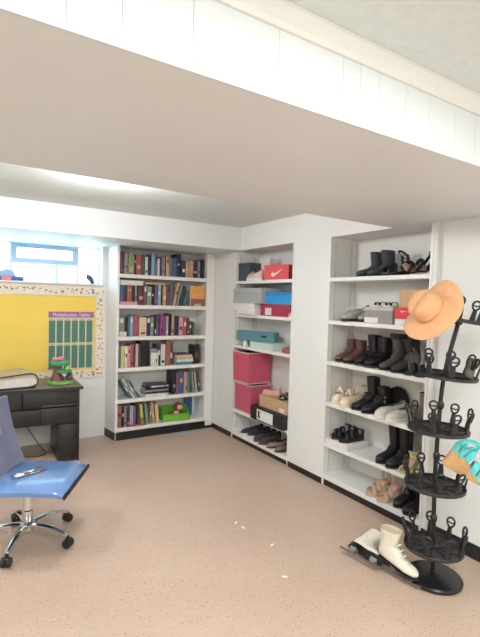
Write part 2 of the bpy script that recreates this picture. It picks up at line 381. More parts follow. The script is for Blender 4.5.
flat_book('thin tan book lying across upright books on the second shelf, middle', 'tan', 144.5, 163.5, ZB[1] + 0.2412, 0.022, g2, 0.13)
tb = thing('picture_book', 'orange and brown picture book standing face out on the second bookcase shelf', 'book', (XU(189.8), YB + 0.012, ZB[1] + 0.001))
q = MB(); w = 0.182; q.box(0, w, 0, 0.004, 0.085, 0.245); q.box(0, w, 0.034, 0.038, 0, 0.245); q.box(w - 0.004, w, 0.004, 0.034, 0, 0.245); q.mi = 1; q.box(0, w, 0, 0.004, 0, 0.085)
q.mi = 2; q.box(0.045, 0.135, -0.0008, -0.0001, 0.0, 0.03)
q.build('cover', [mat('orange_cover', hexc(224, 160, 88), 0.5, var=0.15, scale=18), mat('brick_cover', hexc(150, 88, 78), 0.5, var=0.15), cmat('beige')], tb, False)
q = MB(); q.box(0.003, w - 0.006, 0.0045, 0.0335, 0.003, 0.241); q.build('pages', PAGES, tb, False)

book_row('third bookcase shelf', ZB[2], [('sage', 120.2, 125.6, .225), ('black', 125.9, 128.4, .215), ('slate', 128.6, 130.2, .215), ('sky', 130.4, 133, .23), ('red', 133.8, 138.4, .24), ('peach', 139, 146, .215), ('navy', 146.3, 150, .225),
    ('sage', 150.2, 153.6, .22), ('black', 153.8, 155.4, .23), ('purple', 155.6, 159, .235), ('magenta', 159.2, 162.6, .245), ('magenta', 162.8, 165, .24), ('lilac', 165.2, 167.4, .235), ('black', 167.6, 171, .26), ('tan', 171.2, 173.8, .25),
    ('navy', 174, 178.4, .235), ('pink', 178.7, 182.8, .22), ('red', 183.1, 187, .22), ('maroon', 187.2, 189.4, .215), ('forest', 189.6, 192.4, .175), ('forest', 192.6, 194.6, .165), ('grey', 194.8, 196.6, .15)], 'upright books on the third bookcase shelf')
bx = thing('small_box', 'small cream box at the left front of the third bookcase shelf', 'box', (XU(123.2), YB + 0.0115, ZB[2] + .001)); q = MB(); q.box(-0.04, 0.04, -0.009, 0.009, 0, 0.05, bev=0.003); q.build('body', cmat('cream'), bx)
q = MB(); q.box(-0.041, 0.041, -0.0095, 0.0095, 0.0505, 0.056, bev=0.002); q.build('lid', cmat('cream'), bx)

book_row('fourth bookcase shelf', ZB[3], [('teal', 120, 122.4, .245), ('yellow', 122.6, 125.6, .245), ('cream', 125.8, 128.6, .245), ('pink', 128.8, 131, .245), ('red', 131.2, 134.2, .26), ('maroon', 134.4, 135.8, .255), ('beige', 136, 138.6, .265),
    ('brown', 138.8, 140.6, .26), ('black', 140.8, 149.6, .29), ('grey', 150.2, 157.4, .2), ('charcoal', 157.6, 160.8, .25), ('white', 161, 165.6, .25), ('rust', 165.8, 170, .29), ('brown', 170.2, 173.4, .275)], 'upright books on the fourth bookcase shelf')
zz = ZB[3]
for n, (col, u0, u1, th, nm) in enumerate([('teal', 176, 193, .032, 'lowest'), ('white', 176.5, 194, .03, 'second'), ('beige', 176, 193.5, .026, 'third'), ('peach', 176.6, 192.8, .026, 'fourth'), ('charcoal', 176.2, 190, .014, 'topmost')]):
    flat_book('%s book lying flat, %s in the pile on the fourth bookcase shelf' % (col, nm), col, u0, u1, zz, th, 'flat book pile on the fourth bookcase shelf', 0.15, random.uniform(-.03, .03)); zz += th + .0012
tb = thing('book', 'dark brown book leaning at the right end of the fourth bookcase shelf', 'book', (XU(195.3), YB + 0.03, ZB[3] + 0.0005)); tb.rotation_euler = (0, 0, 0); book_mesh(0.075, 0.235, 0.16, 'black', tb, ('brown', .3, .6))
tb = thing('paper_bag', 'small white paper packet standing in front on the fourth bookcase shelf', 'bag', (XU(153.5), YB + 0.0105, ZB[3] + .001)); q = MB(); q.box(-0.045, 0.045, -0.008, 0.008, 0, 0.16, bev=0.002); q.build('packet', cmat('white'), tb)
q = MB(); q.box(0.015, 0.03, -0.0092, -0.0083, 0.05, 0.09); q.build('label', cmat('charcoal'), tb, False)

# fifth shelf: leaning books, binders and uprights
for n, (col, u, th, h, ang) in enumerate([('teal', 132.0, .02, .265, -32), ('white', 134.4, .02, .27, -32), ('grey', 136.8, .026, .25, -32), ('blue', 139.9, .016, .23, -32)]):
    tb = thing('book', '%s book slanting steeply left, %s of the leaning ones on the fifth shelf' % (col, ORD[n]), 'book', (XU(u), YB + 0.02, ZB[4] + 0.0012), 0, 'leaning books at the left of the fifth shelf')
    tb.rotation_euler = (0, radians(ang), 0)
    book_mesh(th, h, 0.19, col, tb, ('white' if col != 'white' else 'red', .35, .6)); 
zz = ZB[4]
for n, (col, u0, u1, th, rz) in enumerate([('white', 146, 169, .03, .03), ('black', 146.5, 170, .022, -.08), ('grey', 145, 169, .02, .05), ('black', 146, 170.6, .028, -.03), ('white', 151, 169, .014, .1), ('charcoal', 147, 168, .018, -.12)]):
    flat_book('%s ring binder lying flat, %s from the bottom of the fifth shelf pile' % (col, ORD[n]), col, u0, u1, zz, th, 'binders piled on the fifth bookcase shelf', 0.16, rz, YB + 0.035, 'ring_binder'); zz += th + .0012
for o in list(COL.objects):
    if o.name.startswith('ring_binder'): o['category'] = 'binder'
book_row('fifth bookcase shelf', ZB[4], [('black', 172.9, 175, .28), ('charcoal', 175.2, 177, .25), ('mauve', 177.2, 180, .255), ('blue', 180.3, 185.2, .265), ('pink', 185.4, 186.8, .26), ('tan', 187, 189.2, .26), ('teal', 189.4, 192.3, .25), ('grey', 194.8, 196.8, .265, -7), ('beige', 198.4, 200.4, .25, -7), ('brown', 201.8, 203.8, .25, -7)],
         'upright books on the fifth bookcase shelf')
# bottom shelf
book_row('bottom bookcase shelf', ZB[5], [('rust', 120, 124, .25), ('black', 124.4, 126.4, .24), ('grey', 126.6, 128.8, .24), ('charcoal', 129, 131.2, .23), ('lilac', 131.4, 134.8, .23), ('slate', 135, 137, .225), ('black', 137.2, 139.2, .24), ('brown', 139.4, 141.2, .22),
    ('yellow', 143.4, 146, .24, -7), ('sage', 147.8, 150.6, .235, -6), ('green', 150.8, 152.4, .2), ('pink', 154.2, 156.4, .245, -7), ('yellow', 157.8, 161, .225, -6)], 'upright books on the bottom bookcase shelf')
flat_book('red book lying flat in front of the bottom bookcase shelf books', 'red', 129, 147, ZB[5], 0.02, None, 0.017, 0, YB + 0.003)
# green bin with a plush, blue folder
bn = thing('toy_bin', 'lime green open-front plastic bin on the bottom bookcase shelf', 'bin', (XU(177.5), YB + 0.095, ZB[5] + .001), -0.12)
GREEN = mat('lime_plastic', hexc(110, 185, 60), 0.35, var=0.05)
q = MB(); bw, bd, wl = 0.165, 0.088, 0.004
q.box(-bw, bw, -bd, bd, 0, wl); q.box(-bw, bw, bd - wl, bd, wl, 0.16)
q.prism([(-bd, wl), (bd, wl), (bd, 0.16), (0.0, 0.15), (-bd, 0.085)], -bw, -bw + wl, Matrix(((0, 0, 1, 0), (1, 0, 0, 0), (0, 1, 0, 0), (0, 0, 0, 1))))
q.prism([(-bd, wl), (bd, wl), (bd, 0.16), (0.0, 0.15), (-bd, 0.085)], bw - wl, bw, Matrix(((0, 0, 1, 0), (1, 0, 0, 0), (0, 1, 0, 0), (0, 0, 0, 1))))
q.box(-bw, bw, -bd, -bd + wl, wl, 0.085); q.box(-bw, bw, -bd - 0.008, -bd, 0.078, 0.087)
q.build('body', GREEN, bn, False)
pl = thing('plush_toy', 'brown and pink plush doll lying in the green bin', 'toy', (XU(180), YB + 0.10, ZB[5] + 0.006))
q = MB(); q.ball((0, 0, 0.06), 0.06, sc=(1.2, .9, 1)); q.ball((0.02, -0.005, 0.15), 0.052); q.ball((-0.085, 0, 0.055), 0.03); q.ball((.09, 0, .055), 0.028)
q.build('body', mat('plush_brown', hexc(120, 75, 62), 0.95, var=0.25, scale=40, bump=.5), pl)
q = MB(); q.ball((0.025, -0.046, 0.145), 0.032, sc=(1.1, .5, 1)); q.ball((-0.02, -0.05, 0.085), 0.03, sc=(1.3, .5, .7)); q.build('face', mat('plush_pink', hexc(225, 180, 170), 0.9, var=.1), pl)
fo = thing('folder', 'blue plastic folder standing behind the green bin', 'folder', (XU(191.8), YB + 0.198, ZB[5] + .001)); q = MB(); q.box(0, 0.115, 0, 0.006, 0, 0.23); q.box(0, 0.115, 0.03, 0.036, 0, 0.23); q.box(0.109, 0.115, 0.006, 0.03, 0, 0.23)
q.build('cover', mat('blue_plastic', hexc(40, 85, 145), .35), fo, False); q = MB(); q.box(0.002, 0.106, 0.007, 0.029, 0.003, 0.222); q.build('pages', PAGES, fo, False)

# ================================================================== BULLETIN BOARD
YEL = mat('yellow_board_paper', hexc(244, 211, 100), 0.8, var=0.03, scale=4)
BORD = mat('cream_border_strip', hexc(236, 224, 205), 0.8, var=0.02)
bt = thing('bulletin_board', 'yellow bulletin board with patterned border on the wall under the window', 'board', (0.2, YW - 0.001, 0.70))
def bl(x, z): return (x - 0.2, z - 0.70)
q = MB(); q.box(-1.2, 1.361 - .2, -0.012, 0, 0.08, 0.905); q.build('backing', YEL, bt, False)
motif = [tuple(.75 * v + .12 for v in c) for c in [hexc(170, 60, 70), hexc(70, 110, 170), hexc(120, 75, 120), hexc(215, 150, 70), hexc(150, 90, 70), hexc(90, 150, 100), hexc(225, 190, 90), hexc(60, 60, 70)]]
MM = [mat('border_motif_%s' % n, c, 0.8) for n, c in zip(('red', 'blue', 'plum', 'orange', 'brown', 'green', 'gold', 'ink'), motif)]
def strip(nm, x0, x1, z0, z1):
    q = MB(); L = max(x1 - x0, z1 - z0); hor = (x1 - x0) > (z1 - z0); n = max(1, round(L / 0.055))
    # scalloped outline on both long edges
    pts = []
    for side in (0, 1):
        for k in range(n * 6 + 1):
            tt = k / (n * 6); amp = 0.006 * abs(sin(pi * tt * n)); 
            if side == 0: a, c = tt, -amp
            else: a, c = 1 - tt, 1 + amp
            if hor: pts.append((x0 + a * (x1 - x0), (z0 - amp) if side == 0 else (z1 + amp)))
            else: pts.append(((x1 + amp) if side == 0 else (x0 - amp), z0 + a * (z1 - z0)))
    T = Matrix(((1, 0, 0, 0), (0, 0, -1, 0), (0, 1, 0, 0), (0, 0, 0, 1)))
    q.prism([(x - .2, z - .70) for x, z in pts], 0.0125, 0.0150, T)
    rr = random.Random(3)
    for k in range(n):
        c = (k + 0.5) / n
        px, pz = (x0 + c * (x1 - x0), (z0 + z1) / 2) if hor else ((x0 + x1) / 2, z0 + c * (z1 - z0))
        for r_ in range(3):
            q.mi = 1 + rr.randrange(8); ox, oz = rr.uniform(-.017, .017), rr.uniform(-.028, .028)
            if not hor: ox, oz = oz, ox
            R = rr.uniform(.007, .016); kk = rr.choice((3, 5, 6, 8)); ph = rr.random() * 6
            q.prism([(px + ox - .2 + R * cos(ph + 6.283 * j / kk), pz + oz - .70 + R * sin(ph + 6.283 * j / kk) * .8) for j in range(kk)], 0.0151, 0.0158 + r_ * .0004, T)
    return q.build(nm, [BORD] + MM, bt, False)
strip('border_strip', -1.0, 1.462, 1.612, 1.715)
strip('border_strip', 1.372, 1.462, 0.70, 1.600)
strip('border_strip', -1.0, 1.366, 0.69, 0.775)

ch = thing('multiplication_chart', 'green multiplication tables poster pinned on the yellow board', 'poster', (0.865, YW - 0.0175, 0.80))
def stripes(name, c1, c2, sc):
    M = mat(name, c1, 0.6); nt = M.node_tree; N = nt.nodes; L = nt.links; bs = N['Principled BSDF']
    tc = N.new('ShaderNodeTexCoord'); wv = N.new('ShaderNodeTexWave'); wv.bands_direction = 'Z'; wv.inputs['Scale'].default_value = sc; wv.inputs['Distortion'].default_value = 3.0
    wv.inputs['Detail Scale'].default_value = 18; L.new(tc.outputs['Object'], wv.inputs['Vector'])
    r = N.new('ShaderNodeValToRGB'); r.color_ramp.elements[0].color = (*c1, 1); r.color_ramp.elements[1].color = (*c2, 1); L.new(wv.outputs['Fac'], r.inputs[0]); L.new(r.outputs[0], bs.inputs['Base Color'])
    return M
CG = stripes('chart_green', hexc(62, 110, 92), hexc(92, 138, 118), 14)
q = MB(); cw, chh = 0.478, 0.632
q.box(0, cw, 0, 0.0012, 0, chh); q.mi = 1
for r_, (z0, z1) in enumerate(((0.006, 0.262), (0.292, 0.535))):
    for k in range(6):
        x0 = 0.006 + k * (cw - 0.006) / 6; q.mi = 1; q.box(x0, x0 + 0.064, -0.0006, 0, z0, z1)
        q.mi = 2; q.box(x0 + 0.006, x0 + 0.056, -0.0006, 0, z1 + 0.003, z1 + 0.018)
q.mi = 3; q.box(0.0, cw, -0.0006, 0, 0.568, 0.632)
q.build('sheet', [mat('chart_paper', hexc(205, 200, 180), .6), CG, mat('chart_heading', hexc(196, 180, 90), .6), mat('chart_title_band', hexc(160, 100, 150), .6)], ch, False)
fc = bpy.data.curves.new('title_text', 'FONT'); fc.body = 'Multiplication Tables'; fc.size = 0.055; fc.extrude = 0.0004; fc.align_x = 'CENTER'; fc.align_y = 'CENTER'
ft = bpy.data.objects.new('title_text', fc); COL.objects.link(ft)
bpy.context.view_layer.update()
tme = bpy.data.meshes.new_from_object(ft.evaluated_get(bpy.context.evaluated_depsgraph_get())); bpy.data.objects.remove(ft)
to = bpy.data.objects.new('title_text', tme); COL.objects.link(to); tme.materials.clear(); tme.materials.append(mat('chart_title_white', (0.8, 0.76, 0.8), .6))
to.parent = ch; to.location = (cw / 2, -0.0012, 0.598); to.rotation_euler = (pi / 2, 0, 0); to.scale = (0.86, 1, 1)

# ---- things on the sill
sb = thing('sill_toy', 'blue and pink toy bar lying on the window sill at left', 'toy', (0.50, YW + 0.06, WZ0 + 0.0005))
q = MB(); q.box(-0.30, 0.13, -0.02, 0.02, 0, 0.045, bev=0.008); q.build('body', mat('deep_blue_plastic', hexc(55, 95, 165), .4), sb)
q = MB(); q.box(-0.08, 0.01, -0.024, -0.0205, 0.0, 0.05, bev=0.001); q.build('pink_block', mat('salmon_plastic', hexc(225, 140, 140), .4), sb)
q = MB(); q.prism([(-0.12, 0.0455), (0.06, 0.0455), (0.03, 0.1), (-0.03, 0.125), (-0.09, 0.1)], -0.012, 0.012, Matrix(((1, 0, 0, 0), (0, 0, -1, 0), (0, 1, 0, 0), (0, 0, 0, 1)))); q.build('crest', mat('pale_blue_plastic', hexc(150, 180, 220), .4), sb, False)
sc_ = thing('sill_ornament', 'small dark ornament on the window sill at right', 'ornament', (1.315, YW + 0.06, WZ0 + 0.0005))
q = MB(); q.loft([[Vector((x + r * cos(a * pi / 4), .6 * r * sin(a * pi / 4), z)) for a in range(8)] for x, z, r in ((0.03, 0, .022), (.02, .03, .03), (0, .06, .042), (-.012, .09, .034), (-.03, .11, .012))]); q.build('body', mat('dark_slate_ceramic', hexc(65, 80, 105), .4), sc_)

# ================================================================== DESK
DK = mat('black_brown_desk_wood', hexc(40, 36, 36), 0.38, var=0.25, scale=6)
DK2 = mat('worn_desk_top', hexc(120, 112, 102), 0.4, var=0.2, scale=5)
dt = thing('desk', 'black wooden desk with drawer under the yellow board', 'desk', (1.045, 4.505, 0), radians(-2.2))
def dbx(n, x0, x1, y0, y1, z0, z1, m=DK, bev=0.003): q = MB(); q.box(x0, x1, y0, y1, z0, z1, bev=bev); return q.build(n, m, dt)
dbx('desktop', -1.30, 0.025, -0.035, 0.56, 0.703, 0.735, DK2, 0.006)
dbx('desk_edge', -1.30, 0.026, -0.037, -0.0355, 0.705, 0.733, DK, 0.0)
def panel_ped(x0, x1):
    dbx('side_panel', x1 - 0.02, x1, 0, 0.53, 0.0, 0.702); dbx('side_panel', x0, x0 + 0.02, 0, 0.53, 0.0, 0.37)
    dbx('door', x0 + 0.021, x1 - 0.021, 0.004, 0.022, 0.03, 0.365); dbx('plinth', x0 + 0.021, x1 - 0.021, 0.012, 0.03, 0.0, 0.029)
    dbx('shelf', x0 + 0.021, x1 - 0.021, 0.03, 0.52, 0.345, 0.368)
panel_ped(-0.19, 0.0); panel_ped(-1.28, -1.09)
dbx('apron', -1.09, -0.191, 0.012, 0.03, 0.375, 0.53); dbx('drawer_back', -1.26, -0.021, 0.04, 0.056, 0.375, 0.70)
dr = dbx('drawer', -0.50, -0.021, -0.004, 0.018, 0.545, 0.698); 
q = MB(); q.box(-0.33, -0.04, -0.016, -0.0045, 0.552, 0.566, bev=0.003); q.build('handle', mat('dull_handle', hexc(78, 72, 70), .3), dr)
dbx('drawer', -0.78, -0.51, -0.004, 0.018, 0.545, 0.698); dbx('drawer', -1.259, -0.79, -0.004, 0.018, 0.545, 0.698)
dbx('raised_panel', -0.47, -0.36, 0.004, 0.0115, 0.40, 0.52); dbx('drawer_front', -0.345, -0.021, -0.002, 0.011, 0.378, 0.535)
dbx('modesty_panel', -1.26, -0.70, 0.50, 0.515, 0.30, 0.70)
# power cord
q = MB(); P = [(0.50, 4.62, 0.62), (0.56, 4.72, 0.45), (0.63, 4.83, 0.28), (0.72, 4.90, 0.12), (0.78, 4.90, 0.03), (0.80, 4.84, 0.006), (0.70, 4.78, 0.006), (0.5, 4.86, 0.006), (0.3, 4.85, 0.006), (0.1, 4.9, 0.006)]
def smooth(P, n=6):
    P = [Vector(p) for p in P]; out = []
    for i in range(len(P) - 1):
        a, b_, c, d = P[max(i - 1, 0)], P[i], P[i + 1], P[min(i + 2, len(P) - 1)]
        for k in range(n):
            s = k / n; out.append(0.5 * ((2 * b_) + (c - a) * s + (2 * a - 5 * b_ + 4 * c - d) * s * s + (3 * b_ - a - 3 * c + d) * s ** 3))
    return out + [P[-1]]
q.tube(smooth(P), 0.005, 6); tag(q.build('power_cord', BLACKP), 'black power cord hanging in the desk kneehole', 'cord')
# binder stack on desk
bs_ = thing('portfolio', 'bulging beige zip portfolio stuffed with papers on the desk', 'folder', (0.36, 4.66, 0.7365), radians(6))
q = MB(); q.loft([[Vector((x, y, z)) for x, z in ((-0.42, 0), (0.27, 0), (0.285, 0.006), (0.285, 0.012), (-0.42, 0.014))] for y in (-.15, .19)]); q.build('bottom_cover', mat('portfolio_navy', hexc(38, 42, 62), .4), bs_)
def blob(q, x0, x1, y0, y1, zb, zt, n=16):
    pass
q = MB(); q.loft([[Vector((x, y, z)) for x, z in ((-0.42, .0145), (0.24, .0145), (0.285, .03), (0.29, .055), (0.26, .085), (0.1, .075), (-.42, .06))] for y in (-.145, -.06, .06, .185)]); q.build('papers', mat('papers_grey_white', hexc(205, 198, 192), .6, var=.12, scale=9), bs_)
q = MB(); q.loft([[Vector((x, y, z)) for x, z in ((-0.42, .061), (.1, .076), (.262, .0865), (.296, .056), (.289, .028), (.297, .027), (.305, .058), (.275, .10), (.22, .112), (.0, .098), (-.42, .082))] for y in (-.15, -.05, .05, .19)])
q.build('cover_flap', mat('portfolio_beige', hexc(178, 164, 142), .35, var=.1), bs_)
bs_.scale = (1, 1, 1.3)
q = MB(); q.tube(smooth([(-.42, -.155, .078), (0, -.155, .094), (.2, -.155, .106), (.27, -.155, .098), (.3, -.155, .06), (.27, -.155, .02), (.1, -.155, .008), (-.42, -.155, .008)]), .0045, 6); q.build('zip', BLACKP, bs_)
# treehouse toy
tt = thing('tree_toy', 'toy tree house with stacked green discs on the desk corner', 'toy', (0.905, 4.70, 0.7365))
GR = mat('toy_green', hexc(70, 160, 100), .5, var=.1); LG = mat('toy_lime', hexc(120, 175, 85), .5, var=.1); TBR = mat('toy_brown', hexc(120, 75, 70), .6, var=.15)
q = MB(); q.lathe([(.118, 0), (.125, .008), (.12, .026), (.1, .03)], 24); q.build('base', LG, tt)
q = MB(); q.loft([[Vector((x + r * cos(a * pi / 5), r * sin(a * pi / 5), z)) for a in range(10)] for x, z, r in ((-.03, .0305, .07), (-.035, .07, .05), (-.04, .12, .035), (-.03, .18, .035))]); q.build('trunk', TBR, tt)
q = MB(); q.lathe([(.05, .105), (.072, .112), (.075, .128), (.06, .138)], 20, Matrix.Translation((.025, -.03, 0))); q.build('middle_disc', GR, tt)
q = MB(); q.lathe([(.06, .181), (.092, .19), (.095, .212), (.07, .228), (.02, .232)], 22, Matrix.Translation((-.012, 0, 0))); q.build('top_disc', GR, tt)
q = MB(); q.ball((-.055, -.02, .246), .026, sc=(1.3, 1, .7)); q.ball((-.01, -.03, .25), .026, sc=(1.2, 1, .8)); q.ball((.02, .01, .246), .02); q.build('blossom', mat('toy_pink', hexc(228, 130, 160), .5, var=.2, scale=30), tt)
q = MB(); q.ball((.075, -.02, .06), .04, sc=(.9, .9, .8)); q.ball((.085, .02, .085), .025); q.build('figure', mat('toy_purple', hexc(95, 70, 125), .5), tt)
q = MB(); q.ball((.045, -.07, .155), .018); q.ball((.06, -.05, .17), .014); q.build('leaf_tuft', mat('toy_yellow_green', hexc(195, 205, 90), .5), tt)

# ================================================================== OFFICE CHAIR
SEATB = mat('glossy_blue_seat', hexc(105, 138, 188), 0.22, var=0.08, scale=5, coat=.3)
BACKB = mat('grey_blue_mesh_back', hexc(112, 116, 140), 0.32, var=0.08, scale=8, coat=.2)
FA = radians(-29)
oc = thing('office_chair', 'blue office chair with chrome five-star base in front of the desk', 'chair', (0.415, 3.165, 0), FA)
# local: +x forward, +y towards the desk
sx0 = 0.045; 
q = MB()
N_ = 14; rings = []
for i in range(N_ + 1):
    s = i / N_; x = -0.235 + 0.50 * s; zt = 0.425 + 0.008 * sin(pi * s) - (0.022 * max(0, (s - .86) / .14) ** 2)
    th = 0.034 if s < .9 else 0.034 - .012 * (s - .9) / .1; hw = 0.265 if i not in (0, N_) else 0.258
    rings.append([Vector((x + sx0, y, z)) for y, z in ((-hw, zt - .008), (-hw + .012, zt), (0, zt - .006), (hw - .012, zt), (hw, zt - .008), (hw, zt - th), (0, zt - th - .008), (-hw, zt - th))])
q.loft(rings); q.build('seat', SEATB, oc)
q = MB(); q.tube([(0.272 + sx0 - .002, y, 0.395) for y in (-.262, -.13, 0, .13, .262)], .017, 10, flat=.6, fu=(1, 0, 0)); q.build('seat_front_trim', BLACKP, oc)
q = MB(); q.box(-.12, .12, -.1, .1, .345, .378, bev=.008); q.tube([(0.03, .1, .36), (.03, .2, .355), (.05, .24, .35)], .007, 8); q.build('seat_mechanism', BLACKP, oc)
# backrest: curved panel reclined
q = MB(); rings = []
for i in range(11):
    s = i / 10; z = 0.445 + 0.455 * s; x = -0.135 - 0.10 * s + sx0 * .5 - 0.03 * sin(pi * s * .8); hw = 0.235 - .012 * (s ** 4)
    fr = [(y, -.03 * (1 - (y / .235) ** 2)) for y in [hw * (k / 4 - 1) for k in range(9)]]
    rings.append([Vector((x + c, y, z)) for y, c in fr] + [Vector((x + c - .016, y, z)) for y, c in reversed(fr)])
q.loft(rings); q.build('backrest', BACKB, oc)
q = MB(); q.box(-.002, .0, -.06, .07, -.045, .045, Matrix.Translation((-0.208, .0, .72)) @ Matrix.Rotation(radians(-13), 4, 'Y')); q.build('back_label', mat('pale_sticker', hexc(146, 150, 170), .3), oc, False)
q = MB(); q.tube([(-.05, 0, .36), (-.2, 0, .37), (-.235, 0, .43), (-.25, 0, .56)], .018, 10, flat=.5, fu=(1, 0, 0)); q.build('back_bracket', BLACKP, oc)
q = MB(); q.lathe([(.03, .085), (.034, .09), (.034, .2), (.029, .205), (.029, .345)], 20); q.build('gas_post', CHROME, oc)
q = MB(); q.lathe([(.045, .075), (.05, .08), (.05, .115), (.034, .13)], 20); q.build('base_hub', CHROME, oc)
for k in range(5):
    a = radians(-47 + 72 * k) - FA; d = Vector((cos(a), sin(a), 0)); n = Vector((-sin(a), cos(a), 0))
    q = MB(); pts = [d * .04 + Vector((0, 0, .105)), d * .13 + Vector((0, 0, .112)), d * .22 + Vector((0, 0, .10)), d * .30 + Vector((0, 0, .072))]
    q.tube(smooth(pts, 4), [.023] * 4 + [.021] * 4 + [.018] * 4 + [.015], 10, flat=.75, fu=(0, 0, 1)); leg_ = q.build('base_leg', CHROME, oc)
    q = MB(); c = d * .305; 
    for sgn in (-1, 1): q.lathe([(.012, -.012), (.027, -.011), (.029, -.004), (.029, .004), (.027, .011), (.012, .012)], 18, Matrix.Translation(c + n * sgn * .015 + Vector((0, 0, .0295))) @ frame(n))
    q.ball(c + Vector((0, 0, .048)), .022, sc=(1, 1, .7)); q.tube([c + Vector((0, 0, .045)), c + Vector((0, 0, .075))], .008, 8); q.build('caster', BLACKP, leg_)
wr = thing('wrapper', 'crumpled silver and brown wrapper lying on the blue chair seat', 'wrapper', (0.405, 3.19, 0.4285), radians(20))
q = MB(); rr = random.Random(5)
for nm, m_, sc, off in (('foil', mat('silver_foil', (.7, .7, .72), .2, metal=.8, var=.2, scale=50), 1, 0), ('paper', mat('brown_wrapper_paper', hexc(95, 80, 85), .5, var=.2), .8, .09)):
    q = MB(); G = [[Vector((-.08 + .16 * i / 6 * 1 + off * .6, (-.035 + .07 * j / 4) * sc, .004 + .016 * rr.random() * (1 if 0 < i < 6 and 0 < j < 4 else .2))) for j in range(5)] for i in range(7)]
    G2 = [[p + Vector((0, 0, .0015)) for p in r] for r in G]
    q.loft([r + list(reversed(r2)) for r, r2 in zip(G, G2)]); q.build(nm, m_, wr)

# ================================================================== SHOE BUILDERS
def lerp(a, b, t): return a + (b - a) * t
def interp(tab, x):
    for (x0, y0), (x1, y1) in zip(tab, tab[1:]):
        if x <= x1: t = (x - x0) / (x1 - x0); t = t * t * (3 - 2 * t); return lerp(y0, y1, max(0, t))
    return tab[-1][1]
HW = [(-.5, .12), (-.47, .26), (-.4, .34), (-.25, .36), (-.08, .34), (.08, .40), (.22, .48), (.34, .46), (.43, .33), (.48, .18), (.5, .07)]
def outline(L, W, n=14, k=1.0):
    xs = [-.5 + i / n for i in range(n + 1)]
    a = [(x * L, interp(HW, x) * W * k) for x in xs]; return [(x, -y) for x, y in a] + [(x, y) for x, y in reversed(a)]
def leather(name, rgb, rough=.45, var=.12): return mat(name, hexc(*rgb), rough, var=var, scale=25, bump=.12)
LINING = mat('shoe_lining', hexc(52, 46, 44), .9, var=.1)

